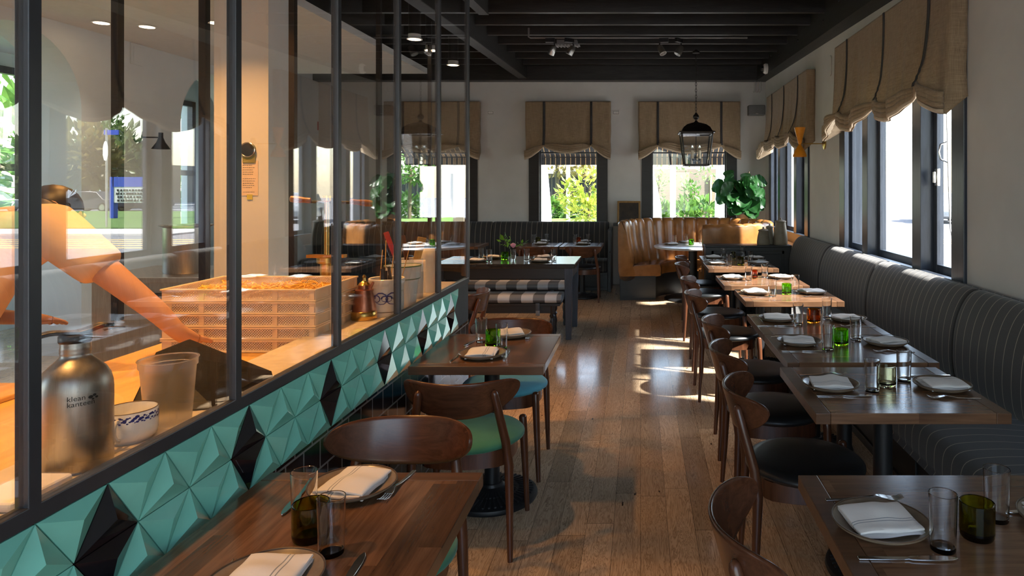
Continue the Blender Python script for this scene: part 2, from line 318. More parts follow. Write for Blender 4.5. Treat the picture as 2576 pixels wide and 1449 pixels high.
def solo(name, mb, mats, label, cat, group=None, loc=None, rz=0, **k):
    o = mb.build(name, mats, None, **k)
    if loc is not None: o.location = loc; o.rotation_euler = (0, 0, rz)
    return tag(o, label, cat, group)
def dup(root, loc, rz, label, group=None):
    r = root.copy(); COL.objects.link(r); r.location = loc; r.rotation_euler = (0, 0, rz); r['label'] = label
    if group: r['group'] = group
    elif 'group' in r.keys(): del r['group']
    for ch in list(root.children):
        c = ch.copy(); COL.objects.link(c); c.parent = r
        for g in list(ch.children):
            d = g.copy(); COL.objects.link(d); d.parent = c
    return r
PROTO = {}
def place(kind, make, loc, rz, label, group=None):
    """first call uses the thing built by make(), later ones copy it"""
    if kind not in PROTO:
        o = make(); PROTO[kind] = o; o.location = loc; o.rotation_euler = (0, 0, rz); o['label'] = label
        if group: o['group'] = group
        return o
    return dup(PROTO[kind], loc, rz, label, group)
def foliage(mb, c, rad, n, size, rnd, mi=0, flat=False, hollow=.55):
    for _ in range(n):
        while True:
            d = Vector((rnd.uniform(-1, 1), rnd.uniform(-1, 1), rnd.uniform(-1, 1)))
            if .05 < d.length < 1: break
        d = d.normalized()*rnd.uniform(hollow, 1)
        p = Vector((c[0]+d.x*rad[0], c[1]+d.y*rad[1], c[2]+d.z*rad[2])); s = size*rnd.uniform(.6, 1.3)
        ax = (d+Vector((rnd.uniform(-.7, .7), rnd.uniform(-.7, .7), rnd.uniform(-.5, .9)))).normalized(); sd = ax.cross(Vector((rnd.uniform(-1, 1), rnd.uniform(-1, 1), 1))).normalized(); nm = ax.cross(sd)
        q = [p, p+ax*s*.5+sd*s*.24+nm*s*.06, p+ax*s, p+ax*s*.5-sd*s*.24+nm*s*.06]; mb.add(q, [(0, 1, 2, 3)], mi)
def text_mesh(txt, size):
    cu = bpy.data.curves.new('txt', 'FONT'); cu.body = txt; cu.size = size; cu.align_x = 'LEFT'; cu.resolution_u = 3
    o = bpy.data.objects.new('txt', cu); COL.objects.link(o); dg = bpy.context.evaluated_depsgraph_get(); dg.update(); ev = o.evaluated_get(dg); me = ev.to_mesh()
    vs = [tuple(v.co) for v in me.vertices]; fs = [tuple(p.vertices) for p in me.polygons]; ev.to_mesh_clear(); bpy.data.objects.remove(o); bpy.data.curves.remove(cu)
    return vs, fs
# ------------------------------------------------------------------ the room
GS = .037                                   # slope of the roof timbers along y
def jz(y): return 3.065+GS*y                # underside of the joists
mb = MB(); mb.box(-7.2, XR+.2, -1.6, YB+.25, -.12, 0); struct('floor', mb, M['floor'], 'wide oak plank floor', smooth=0)
mb = MB(); mb.add([(-7.2, -1.6, jz(-1.6)+.22), (XR+.3, -1.6, jz(-1.6)+.22), (XR+.3, YB+.3, jz(YB)+.22), (-7.2, YB+.3, jz(YB)+.22)], [(0, 1, 2, 3)])
mb.add([(-7.2, -1.6, jz(-1.6)+.32), (XR+.3, -1.6, jz(-1.6)+.32), (XR+.3, YB+.3, jz(YB)+.32), (-7.2, YB+.3, jz(YB)+.32)], [(0, 1, 2, 3)])
struct('ceiling', mb, M['beam'], 'black board ceiling above the joists', smooth=0)
def wall_with_holes(mb, u0, u1, z0, z1, holes, put):
    """boxes around rectangular holes [(a, b, za, zb)] sorted along u"""
    c = u0
    for a, b, za, zb in holes:
        if a > c: put(c, a, z0, z1)
        put(a, b, z0, za); put(a, b, zb, z1); c = b
    put(c, u1, z0, z1)
WZ0, WZ1 = .95, 2.42
W_NEAR, W_FAR = (4.24, 6.84), (8.17, 10.6)
mb = MB(); wall_with_holes(mb, -1.6, YB+.25, 0, 4.2, [(W_NEAR[0], W_NEAR[1], WZ0, WZ1), (W_FAR[0], W_FAR[1], WZ0, WZ1)], lambda a, b, c, d: mb.box(XR, XR+.2, a, b, c, d))
struct('wall_right', mb, M['plaster'], 'pale grey plaster wall on the right', smooth=0)
def bx(px): return (px-CX)*YB/F
BW = [(bx(976), bx(1200)), (bx(1332), bx(1527)), (bx(1616), bx(1852))]
mb = MB(); wall_with_holes(mb, -7.0, XR+.2, 0, 4.3, [(-6.55, -5.95, .95, 2.42)]+[(a, b, WZ0, WZ1) for a, b in BW], lambda a, b, c, d: mb.box(a, b, YB, YB+.2, c, d))
struct('wall_back', mb, M['plaster'], 'pale grey plaster wall at the back', smooth=0)
AW = -5.2; AR = .66; ASP = 2.29; ARCH = [5.69, 8.38]
mb = MB()                                     # wall with two arched openings
def archwall(mb, x0, x1, y0, y1, top):
    c = y0
    for ac in ARCH:
        mb.box(x0, x1, c, ac-AR, 0, top); n = 24; pts = [(ac-AR*math.cos(PI*i/n), ASP+AR*math.sin(PI*i/n)) for i in range(n+1)]
        for (ya, za), (yb, zb) in zip(pts, pts[1:]): mb.hexa([(x0, ya, za), (x1, ya, za), (x1, yb, zb), (x0, yb, zb)], [(x0, ya, top), (x1, ya, top), (x1, yb, top), (x0, yb, top)])
        c = ac+AR
    mb.box(x0, x1, c, y1, 0, top)
archwall(mb, AW-.38, AW, .5, YB, 3.5); struct('wall_left', mb, M['cream'], 'cream wall with two arched openings', smooth=20, weld=False)
mb = MB(); wall_with_holes(mb, .5, YB, 0, 3.5, [(4.4, 9.0, .6, 2.9), (9.8, 10.7, .6, 2.9)], lambda a, b, c, d: mb.box(-7.2, -7.0, a, b, c, d)); struct('wall_outer', mb, M['cream'], 'cream outer wall beyond the arches', smooth=0)
mb = MB(); mb.box(AW-1.9, -2.78, .3, 8.9, 3.05, 3.12); mb.box(-2.78, -1.95, .3, 4.76, 3.05, 3.12); struct('ceiling_kitchen', mb, M['kceil'], 'flat pale ceiling over the kitchen', smooth=0)
mb = MB(); mb.box(-2.98, -2.60, 4.77, 5.07, 0, 3.6); struct('wall_pillar', mb, M['cream'], 'square plaster pillar behind the glass partition', smooth=0)
mb = MB(); wall_with_holes(mb, -7.2, XR+.2, 0, 3.6, [(-1.2, XR-.3, .5, 2.9)], lambda a, b, c, d: mb.box(a, b, -1.8, -1.6, c, d)); struct('wall_front', mb, M['plaster'], 'unseen plaster wall behind the viewer, wide opening added for fill light', smooth=0)  # unseen; closes the rear, opening sized to set fill light from behind
# joists and girders
y = .82-.6
k = 0
while y < YB-.5:
    mb = MB(); z = jz(y); mb.box(-1.80, 1.86, y, y+.055, z, z+.2); struct('beam_joist', mb, M['beam'], 'black ceiling joist', smooth=0, bevel=.004)
    mb = MB(); mb.box(-7.0 if y > 8.9 else (-2.78 if y > 4.7 else -1.96), -1.94, y, y+.055, z, z+.2); struct('beam_joist', mb, M['beam'], 'black ceiling joist past the girder', smooth=0)
    y += .6; k += 1
def girder(name, x0, x1, y0, y1, dz, h, label):
    mb = MB(); mb.hexa([(x0, y0, jz(y0)+dz), (x1, y0, jz(y0)+dz), (x1, y1, jz(y1)+dz), (x0, y1, jz(y1)+dz)], [(x0, y0, jz(y0)+dz+h), (x1, y0, jz(y0)+dz+h), (x1, y1, jz(y1)+dz+h), (x0, y1, jz(y1)+dz+h)])
    return mb
mb = girder('', -1.94, -1.80, .3, YB-.2, -.17, .38, ''); struct('beam_girder', mb, M['beamY'], 'rough black girder along the left of the dining room', smooth=0, bevel=.006)
mb = girder('', 1.85, XR+.02, -1.5, YB, -.2, .42, '')
for i in range(12): yy = 3.6+i*.55; mb.lathe([(.014, 0), (.014, .012), (0, .014)], n=8, T=Matrix.Translation((1.85, yy, jz(yy)-.07+(.08 if i % 2 else 0)))@Matrix.Rotation(-PI/2, 4, 'Y'))
struct('beam_wall', mb, M['beamY'], 'black bolted beam along the top of the right wall', smooth=30)
mb = MB(); mb.box(-7.0, XR, YB-.2, YB+.01, 3.27, 3.52); struct('beam_back', mb, M['beam'], 'wide black beam across the top of the back wall', smooth=0)
mb = girder('', -1.62, -1.52, 4.3, 6.85, -.02, .2, ''); struct('beam_stub', mb, M['beamY'], 'short black beam over the end of the glass partition', smooth=0)
# ---- windows
def window_right(n, y0, y1, posts, label):
    xf = XR-.022; root = thing('window_%d' % n, label, 'window', (0, 0, 0)); root['kind'] = 'structure'
    mb = MB(); t = .15
    mb.box(xf, XR+.02, y0-.02, y0+t, WZ0-.1, WZ1+.1); mb.box(xf, XR+.02, y1-t, y1+.02, WZ0-.1, WZ1+.1); mb.box(xf, XR+.02, y0, y1, WZ1-.05, WZ1+.1); mb.box(xf-.02, XR+.02, y0, y1, WZ0-.1, WZ0+.03)
    mb.box(XR+.02, XR+.21, y0-.02, y0+.03, WZ0-.05, WZ1+.02); mb.box(XR+.02, XR+.21, y1-.03, y1+.02, WZ0-.05, WZ1+.02); mb.box(XR+.02, XR+.21, y0, y1, WZ0-.05, WZ0+.01); mb.box(XR+.02, XR+.21, y0, y1, WZ1, WZ1+.05)
    mb.build('window_trim', M['trim'], root, smooth=0, bevel=.004)
    for a, b in posts:
        mb = MB(); mb.box(xf+.005, XR+.15, a, b, WZ0, WZ1); mb.build('window_post', M['trim'], root, smooth=0, bevel=.004)
    edges = [y0+.03]+[e for p in posts for e in p]+[y1-.03]
    for i in range(0, len(edges), 2):
        a, b = edges[i], edges[i+1]; s = .055; mb = MB(); x0, x1 = XR+.075, XR+.115
        mb.box(x0, x1, a, a+s, WZ0, WZ1); mb.box(x0, x1, b-s, b, WZ0, WZ1); mb.box(x0, x1, a+s, b-s, WZ0, WZ0+s+.02); mb.box(x0, x1, a+s, b-s, WZ1-s, WZ1)
        sash = mb.build('window_sash', M['trim'], root, smooth=0, bevel=.004)
        mb = MB(); mb.box(x0+.016, x0+.022, a+s, b-s, WZ0+s+.02, WZ1-s); mb.build('window_pane', M['pane'], sash, smooth=0)
    return root
wr = window_right(1, *W_NEAR, [(4.88, 5.035), (6.025, 6.17)], 'tall ink-painted three-bay window in the right wall, nearer one')
mb = MB(); c = (XR+.06, 4.66, 1.66); mb.box(c[0]-.012, c[0]+.012, 4.76, 4.80, 1.58, 1.70); mb.box(c[0]-.03, c[0]-.012, 4.77, 4.79, 1.60, 1.68); mb.build('window_latch', M['silver'], wr, bevel=.003)
mb = MB(); mb.tube([(XR+.07, 4.64, 1.74), (XR+.02, 4.64, 1.76), (XR+.01, 4.64, 1.81), (XR+.02, 4.64, 1.86), (XR+.07, 4.64, 1.88)], .006); mb.build('window_handle', M['silver'], wr)
for yy in (6.21, 4.56): mb = MB(); mb.tube([(XR+.03, yy+.02, 2.3), (XR+.035, yy, 1.7), (XR+.04, yy-.02, 1.3), (XR+.045, yy-.1, 1.12)], .004, 6); mb.build('blind_cord', M['whitewash'], wr)
window_right(2, *W_FAR, [(8.77, 8.92), (9.8, 9.95)], 'tall ink-painted three-bay window in the right wall, by the fig plant')
for i, (a, b) in enumerate(BW):
    root = thing('window_%d' % (i+3), ['ink-framed back window, half behind the glass partition', 'ink-framed back window above the striped bench', 'ink-framed back window behind the lantern'][i], 'window'); root['kind'] = 'structure'
    t = .16; mb = MB(); yf = YB-.022
    mb.box(a-.01, a+t, yf, YB+.02, WZ0-.1, WZ1+.1); mb.box(b-t, b+.01, yf, YB+.02, WZ0-.1, WZ1+.1); mb.box(a, b, yf, YB+.02, WZ1-.06, WZ1+.1); mb.box(a, b, yf-.02, YB+.02, WZ0-.1, WZ0+.02)
    mb.box(a-.01, a+.04, YB, YB+.2, WZ0, WZ1); mb.box(b-.04, b+.01, YB, YB+.2, WZ0, WZ1); mb.box(a, b, YB, YB+.2, WZ0-.04, WZ0); mb.build('window_trim', M['trimX'], root, smooth=0, bevel=.004)
    mb = MB(); q = .045; c, d = a+t-.03, b-t+.03
    mb.box(c, c+q, YB+.08, YB+.12, WZ0, WZ1); mb.box(d-q, d, YB+.08, YB+.12, WZ0, WZ1); mb.box(c, d, YB+.08, YB+.12, WZ0, WZ0+.06); mb.box(c, d, YB+.08, YB+.12, WZ1-.06, WZ1)
    z_ = 2.13; mb.box(c, d, YB+.085, YB+.115, z_-.012, z_+.012); s = mb.build('window_sash', M['trim'], root, smooth=0, bevel=.004)
    mb = MB(); mb.box(c+q, d-q, YB+.098, YB+.104, WZ0+.06, WZ1-.06); mb.build('window_pane', M['pane'], s, smooth=0)
for i, (a, b) in enumerate(((4.4, 9.0), (9.8, 10.7))):
    root = thing('window_%d' % (i+6), ['dark framed window seen through the nearer arch', 'dark framed window seen through the farther arch'][i], 'window'); root['kind'] = 'structure'
    mb = MB()
    for ya, yb in ((a, a+.08), ((a+b)/2-.04, (a+b)/2+.04), (b-.08, b)): mb.box(-7.05, -6.97, ya, yb, .6, 2.9)
    for z in (.6, 1.75, 2.82): mb.box(-7.05, -6.97, a, b, z, z+.08)
    s = mb.build('window_frame', M['trim'], root, smooth=0); mb = MB(); mb.box(-7.015, -7.008, a+.08, b-.08, .68, 2.82); mb.build('window_pane', M['pane'], s, smooth=0)
# ---- the half-height tiled wall with the glazed steel partition on it
PX = -1.10; SILL = .958
mb = MB(); mb.box(-1.37, PX-.012, -.6, 4.385, 0, SILL-.002, 4)
mb.add([(PX-.006, -.6, 0), (PX-.006, 4.39, 0), (PX-.006, 4.39, .717), (PX-.006, -.6, .717)], [(0, 1, 2, 3)], 3); mb.add([(PX-.008, -.6, .717), (PX-.008, 4.39, .717), (PX-.008, 4.39, SILL), (PX-.008, -.6, SILL)], [(0, 1, 2, 3)], 2)
TB, TH = .1698, .1205
def tri(a, b, c, mi, dep=.026):
    A = [Vector(p) for p in (a, b, c)]; ce = sum(A, Vector((0, 0)))/3; A = [ce+(p-ce)*.972 for p in A]; ce = ce+Vector((0, .006))
    q = [(PX-.006, p.x, p.y) for p in A]; e = [(PX, p.x, p.y) for p in A]; pk = (PX+dep-.006, ce.x, ce.y)
    mb.add(q+e+[pk], [(3, 4, 6), (4, 5, 6), (5, 3, 6), (0, 1, 4, 3), (1, 2, 5, 4), (2, 0, 3, 5)], mi)
for kk in range(-9, 16):
    yk = 1.4105+kk*TB+.0; z0, z1, z2 = SILL, SILL-TH, SILL-2*TH; blk = 1 if kk % 3 == 0 else 0
    if yk+TB > 4.36: continue
    tri((yk, z0), (yk-TB/2, z1), (yk+TB/2, z1), blk); tri((yk, z0), (yk+TB/2, z1), (yk+TB, z0), 0)
    tri((yk-TB/2, z1), (yk, z2), (yk+TB/2, z1), blk); tri((yk+TB/2, z1), (yk, z2), (yk+TB, z2), 0)
struct('wall_tiled', mb, M['tile_mats'], 'half-height wall of faceted teal and black tiles', smooth=0)
part = thing('glass_partition', 'tall dark steel framed glass partition standing on the teal tiled wall', 'partition'); part['kind'] = 'structure'
FW = .027
mb = MB(); mb.box(PX-FW, PX, -.55, 4.392, SILL, SILL+.034); mb.box(PX-FW, PX, -.55, 4.392, 3.12, 3.17); mb.build('bottom_rail', M['frame'], part, smooth=0, bevel=.002)
MY = [-.03+.629*i for i in range(8)]
for y in MY: mb = MB(); mb.box(PX-FW, PX, y-.0+.0, y+FW, SILL+.03, 3.13); mb.build('mullion', M['frame'], part, smooth=0, bevel=.002)
for y in MY[:-1]: mb = MB(); mb.box(PX-.016, PX-.010, y+FW, y+.629, SILL+.034, 3.12); mb.build('partition_pane', M['partglass'], part, smooth=0)
for i, (px, yy) in enumerate(((288, 3.42), (508, 3.55), (733, 4.30), (951, 5.6), (1080, 7.1))):   # thin dark posts of the kitchen's far side
    x = (px-CX)*yy/F; mb = MB(); mb.box(x-.018, x+.018, yy, yy+.04, 0 if i > 1 else .9, 3.12 if i < 2 else 3.3); struct('trim_%d' % (i+1), mb, M['bronze'], 'thin dark steel post on the far side of the kitchen, post %s' % ['over the cook', 'over the stock pot', 'beside the pillar', 'behind the crock', 'behind the enamel bucket'][i], smooth=0)
mb = MB(); mb.box(-1.37, PX-FW, -.5, 4.385, SILL-.001, SILL+.006); solo('stone_ledge', mb, M['ledge'], 'beige stone ledge behind the glass partition', 'ledge', smooth=0, bevel=.002)
# ------------------------------------------------------------------ chairs
def make_chair(seat_m, seat_word):
    t = thing('dining_chair', 'x', 'chair')
    mb = MB(); mb.lathe([(0, .445), (.19, .440), (.225, .443), (.238, .452), (.238, .463), (.225, .476), (.19, .484), (.10, .489), (0, .490)], n=40); s = mb.build('seat', seat_m, t, smooth=60); s['label'] = seat_word
    mb = MB(); n = 44                                          # bent rail under the seat
    def rail(i, r, z):
        a = 2*PI*i/n; k = 1/max(abs(math.cos(a)), abs(math.sin(a)))**.42; return (r*k*math.cos(a), r*k*math.sin(a)-.005, z)
    for r0, r1, z0, z1 in ((.205, .187, .375, .446),):
        vs = [rail(i, r, z) for i in range(n) for r, z in ((r0, z0), (r0, z1), (r1, z1), (r1, z0))]
        mb.add(vs, [(i*4+j, ((i+1) % n)*4+j, ((i+1) % n)*4+(j+1) % 4, i*4+(j+1) % 4) for i in range(n) for j in range(4)])
    mb.build('seat_rail', M['chair'], t, smooth=30)
    for sx in (-1, 1):
        mb = MB(); mb.tube([(sx*.222, .222, 0), (sx*.214, .214, .2), (sx*.206, .206, .39), (sx*.203, .203, .462), (sx*.203, .203, .470), (sx*.203, .203, .474)], [.0115, .016, .0195, .0185, .014, .004], 12); mb.build('leg', M['chair'], t, smooth=50)
        mb = MB(); mb.tube([(sx*.212, -.235, 0), (sx*.208, -.222, .2), (sx*.203, -.214, .40), (sx*.192, -.226, .50), (sx*.170, -.262, .63), (sx*.156, -.284, .715), (sx*.155, -.286, .728), (sx*.154, -.287, .735)], [.0115, .016, .020, .0195, .018, .0165, .012, .004], 12); mb.build('leg', M['chair'], t, smooth=50)
    R = .285; nu, nv = 41, 11; mb = MB(); vs = []
    def bk(u, v, side):                                        # u, v in -1..1
        h = .081*max(0, 1-abs(u)**2.3)**.5+.0005; a = u*.288/R; d = R+side*.006; q = R-d*math.cos(a)
        return (d*math.sin(a), -.306+q*.96-v*h*.27, .692+v*h*.96+q*.30)
    for side in (-1, 1):
        o = len(mb.v); vs = [bk(math.sin(PI/2*(-1+2*i/(nu-1))), math.sin(PI/2*(-1+2*j/(nv-1))), side*(1 if 0 < j < nv-1 and 0 < i < nu-1 else .35)) for i in range(nu) for j in range(nv)]
        fs = [(i*nv+j, (i+1)*nv+j, (i+1)*nv+j+1, i*nv+j+1) for i in range(nu-1) for j in range(nv-1)]; mb.add(vs, fs)
    N = nu*nv; ed = [(i, 0) for i in range(nu)]+[(nu-1, j) for j in range(1, nv)]+[(i, nv-1) for i in range(nu-2, -1, -1)]+[(0, j) for j in range(nv-2, 0, -1)]
    ids = [i*nv+j for i, j in ed]; mb.add([], []); L = len(ids)
    mb.f += [[ids[q], ids[(q+1) % L], ids[(q+1) % L]+N, ids[q]+N] for q in range(L)]; mb.m += [0]*L
    mb.build('backrest', M['chairx'], t, smooth=60); return t
CH_ = {k: (lambda m=m, wd=wd: make_chair(m, wd)) for k, m, wd in (('black', M['blk_leather'], 'round black leather seat'), ('green', M['green'], 'round green velvet seat'), ('blue', M['blue'], 'round sky blue velvet seat'))}
# ------------------------------------------------------------------ tables
def make_pedestal(t, x, y, top, r=.225, plate=.16):
    mb = MB(); mb.lathe([(r, 0), (r+.004, .010), (r, .024), (r*.93, .030), (r*.55, .040), (.075, .052), (.055, .062), (.05, .075)], (x, y, 0), 48)
    for q in range(44):
        a = 2*PI*q/44
        for r0, r1, zz in ((r*.60, r*.92, .034), (r*.36, r*.55, .044)):
            T = Matrix.Translation((x, y, 0))@Matrix.Rotation(a, 4, 'Z'); mb.hexa([T@Vector((r0, -.0035, zz-.004)), T@Vector((r1, -.005, zz-.012)), T@Vector((r1, .005, zz-.012)), T@Vector((r0, .0035, zz-.004))], [T@Vector((r0, -.003, zz+.010)), T@Vector((r1, -.0045, zz+.003)), T@Vector((r1, .0045, zz+.003)), T@Vector((r0, .003, zz+.010))])
    mb.build('pedestal_base', M['iron'], t, smooth=40)
    mb = MB(); mb.lathe([(.038, .06), (.038, top-.012)], (x, y, 0), 24); mb.build('column', M['iron'], t)
    mb = MB(); mb.box(x-plate, x+plate, y-plate, y+plate, top-.012, top); mb.build('mounting_plate', M['iron'], t, smooth=0)
def make_table(sx, sy, label, mat, endm, h=.75, th=.04, axis='Y', group=None):
    """square cafe table; origin on the floor at its centre; the grain runs along axis, with an end board across"""
    t = thing('cafe_table', label, 'table', group=group); a, b = sx/2, sy/2; mb = MB(); e = .055
    if axis == 'Y': mb.box(-a, a, -b+e, b-e, h-th, h, 0); mb.box(-a, a, -b, -b+e-.0006, h-th, h, 1); mb.box(-a, a, b-e+.0006, b, h-th, h, 1)
    else: mb.box(-a+e, a-e, -b, b, h-th, h, 0); mb.box(-a, -a+e-.0006, -b, b, h-th, h, 1); mb.box(a-e+.0006, a, -b, b, h-th, h, 1)
    mb.build('tabletop', [mat, endm], t, smooth=0, bevel=.0025); make_pedestal(t, 0, 0, h-th); return t
TX = .711
TABS = dict(    # name: (x0, y0, y1), the phrase used in labels
    A=((.449, 1.31, 1.945), 'nearest right-hand table'), B=((.636, 2.474, 3.112), 'table with pale clear votive'), C=((.688, 3.189, 3.797), 'table with large green votive'),
    D=((.688, 3.803, 4.414), 'table with wide amber votive'), E=((.754, 4.897, 5.48), 'sunlit table with green votive'), G=((.698, 5.677, 6.33), 'table with narrow amber votive'),
    H=((.684, 6.868, 7.48), 'second table from the half wall'), K=((.70, 7.54, 8.16), 'table against the half wall'))
TLAB = dict(A='walnut cafe table nearest on the right, olive votive on it', B='walnut cafe table on the right with the pale clear votive', C='walnut cafe table on the right with the large green votive', D='walnut cafe table pushed against the next, wide amber votive on it',
    E='sunlit walnut cafe table with a green votive on it', G='walnut cafe table with the narrow amber votive on it', H='walnut cafe table second from the dark half wall', K='walnut cafe table right against the dark half wall')
CHAIRS_R = dict(A=(.50, 1.68), B=(.665, 2.765), C=(.675, 3.43), D=(.70, 4.12), E=(.665, 5.20), G=(.685, 6.02), H=(.69, 7.16), K=(.73, 7.85))
for k, ((x0, y0, y1), ph) in TABS.items():
    t = make_table(TX, y1-y0, TLAB[k], M['walnutX'], M['walnute'], axis='X', group='walnut tables along the striped banquette'); t.location = (x0+TX/2, (y0+y1)/2, 0)
    place('black', CH_['black'], (*CHAIRS_R[k], 0), -PI/2+random.uniform(-.06, .06), 'bent walnut chair, black leather seat, at the %s' % ph, 'chairs facing the striped banquette')
LT = dict(N=((-1.064, 1.265, -.452, 1.964), 'nearest table by the teal tiles'), P=((-1.064, 3.122, -.443, 3.815), 'teal-wall table with bright green votive'))
for k, ((x0, y0, x1, y1), ph) in LT.items():
    t = make_table(x1-x0, y1-y0, {'N': 'walnut cafe table by the teal tiles, nearest, with the dark olive votive', 'P': 'walnut cafe table by the teal tiles with the bright green votive'}[k], M['walnut'], M['walnute'], axis='Y', group='walnut tables by the teal tiled wall'); t.location = ((x0+x1)/2, (y0+y1)/2, 0)
g = 'chairs by the teal tiled wall'
place('green', CH_['green'], (-.80, 2.07, 0), PI, 'walnut chair with rounded backrest behind the nearest teal-wall table, facing it', g)
place('green', CH_['green'], (-.765, 3.09, 0), .03, 'walnut chair with green velvet seat, its back to the nearer chair', g)
place('blue', CH_['blue'], (-.765, 3.86, 0), PI, 'walnut chair with sky blue seat at the far end of the table', g)
place('black', CH_['black'], (-1.50, 5.28, 0), PI/2, 'walnut chair half hidden past the end of the teal tiled wall')
# back tables along the rear bench, and their chairs
for (px, x, lab) in ((0, -1.43, 'small walnut table with dark olive votive along the rear bench'), (0, -.83, 'small walnut table with amber votive along the rear bench'), (0, -2.53, 'small walnut table on the rear bench, cut by the glass partition')):
    t = make_table(.58, .68, lab, M['walnutX'], M['walnute'], axis='X', group='walnut tables along the rear bench'); t.location = (x, 9.75, 0)
place('black', CH_['black'], (-1.46, 9.47, 0), 0, 'walnut chair with its back to the room at the olive-votive rear table')
place('black', CH_['black'], (-.79, 9.50, 0), .05, 'walnut chair with its back to the room at the amber-votive rear table')
# black communal table
t = thing('farm_table', 'long black-stained farm table in front of the rear bench', 'table', (-1.40, 7.37, 0)); a, b, h = .73, .40, .785
mb = MB(); mb.box(-a, a, -b, b, h-.045, h); mb.build('tabletop', M['farm'], t, smooth=0, bevel=.006)
mb = MB(); mb.box(-a+.06, a-.06, -b+.04, -b+.065, h-.16, h-.045); mb.box(-a+.06, a-.06, b-.065, b-.04, h-.16, h-.045); mb.box(-a+.04, -a+.065, -b+.06, b-.06, h-.16, h-.045); mb.box(a-.065, a-.04, -b+.06, b-.06, h-.16, h-.045); mb.build('apron', M['trimX'], t, smooth=0, bevel=.003)
for sx in (-1, 1):
    for sy in (-1, 1):
        x, y = sx*(a-.07), sy*(b-.07); mb = MB(); q, p = .042, .028; mb.hexa([(x-p, y-p, 0), (x+p, y-p, 0), (x+p, y+p, 0), (x-p, y+p, 0)], [(x-q, y-q, h-.045), (x+q, y-q, h-.045), (x+q, y+q, h-.045), (x-q, y+q, h-.045)]); mb.build('leg', M['trim'], t, smooth=0, bevel=.004)
def make_bench():
    t = thing('bench', 'x', 'bench'); L = .62; mb = MB()
    mb.grid(lambda u, v: ((-L-.02)+(2*L+.04)*u, .155*math.cos(2*PI*v)*(1 if abs(math.cos(2*PI*v)) < .8 else 1.0), .445+.042*max(-1, min(1, 1.5*math.sin(2*PI*v)))), 30, 24, cv=True)
    for q in (0, 29): mb.f.append([len(mb.v)-30*24+q*24+j for j in range(24)]); mb.m.append(0)
    mb.build('cushion', M['check'], t, smooth=50, bevel=.012)
    mb = MB(); mb.box(-L, L, -.13, .13, .375, .402); mb.box(-L+.06, L-.06, -.11, -.085, .30, .378); mb.box(-L+.06, L-.06, .085, .11, .30, .378); mb.build('frame', M['trimX'], t, smooth=0, bevel=.004)
    for x in (-.42, .40):
        mb = MB(); mb.grid(lambda u, v: (x-.02+.04*u, -.150+.02*v, .41-.13*v), 2, 6); mb.build('tie', M['check'], t, solid=.004)
    for sx in (-1, 1):
        for sy in (-1, 1):
            mb = MB(); mb.lathe([(.018, 0), (.024, .03), (.018, .06), (.027, .09), (.022, .15), (.030, .20), (.020, .25), (.031, .27), (.02, .29), (.03, .31), (.03, .376)], (sx*(L-.08), sy*.085, 0), 16); mb.build('leg', M['black'], t)
    return t
place('bench', make_bench, (-1.43, 6.98, 0), 0, 'buffalo check cushioned bench on the near side of the black table')
place('bench', make_bench, (-1.40, 7.86, 0), 0, 'buffalo check cushioned bench on the far side of the black table')
# ------------------------------------------------------------------ striped banquettes; local x runs along the bench, y away from the wall (0 = wall)
BACK = [(.0, .40), (.10, .40), (.168, .46), (.188, .56), (.188, .66), (.178, .75), (.158, .83), (.128, .90), (.09, .95), (.05, .972), (.015, .965), (.0, .92)]
SEAT = [(.12, .30), (.63, .275), (.662, .30), (.668, .36), (.660, .42), (.63, .452), (.56, .465), (.40, .468), (.16, .45), (.12, .43)]
def dense(p, k=3):
    """Catmull-Rom through a closed profile"""
    n = len(p); out = []
    for i in range(n):
        a, b, c, d = (Vector(p[(i+j-1) % n]) for j in range(4))
        for q in range(k):
            t = q/k; out.append(tuple(.5*((2*b)+(c-a)*t+(2*a-5*b+4*c-d)*t*t+(3*b-a-3*c+d)*t**3)))
    return out
def bankette(L, label, loc, rz, zt=1.0, group=None, base=True):
    t = thing('banquette', label, 'banquette', loc, rz, group); sc = zt/.972; n = 14
    def end(prof, cx, cz, e): return [(cx+(d-cx)*e, cz+(z-cz)*e) for d, z in prof]
    for nm, pr in (('backrest', BACK), ('seat', SEAT)):
        pr = dense(pr); mb = MB(); xs = [.004, .012, .03]+[.06+(L-.12)*i/n for i in range(n+1)]+[L-.03, L-.012, L-.004]; cx = sum(d for d, z in pr)/len(pr); cz = sum(z for d, z in pr)/len(pr); m = len(pr); vs = []
        for i, x in enumerate(xs):
            e = {0: .93, 1: .975, 2: .993}.get(min(i, len(xs)-1-i), 1.0)
            for d, z in pr:
                d2, z2 = cx+(d-cx)*e, cz+(z-cz)*e
                if nm == 'backrest': z2 *= sc
                vs.append((x, -d2, z2))
        fs = [(j*m+i, j*m+(i+1) % m, (j+1)*m+(i+1) % m, (j+1)*m+i) for j in range(len(xs)-1) for i in range(m)]+[tuple(range(m-1, -1, -1)), tuple((len(xs)-1)*m+i for i in range(m))]
        mb.add(vs, fs); mb.build(nm, M['stripe'], t, smooth=70)
    mb = MB(); mb.box(0, L, -.60, -.02, .0, .275); mb.box(0, L, -.615, -.60, .235, .275); mb.box(0, L, -.615, -.60, 0, .05)
    for i in range(int(L/.5)+1): x = min(L-.03, i*L/max(1, int(L/.5))); mb.box(max(0, x-.03), min(L, x+.03), -.613, -.60, .05, .235)
    mb.build('base', M['trimX'], t, smooth=0, bevel=.003); return t
secs = [8.22, 6.86, 5.42, 3.92, 2.40, .85]
sl = ['striped banquette section ending at the dark half wall', 'striped banquette section below the nearer window, farther half', 'striped banquette section bright under the nearer window', 'striped banquette section beside the table with pale clear votive', 'striped banquette section beside the nearest right-hand table']
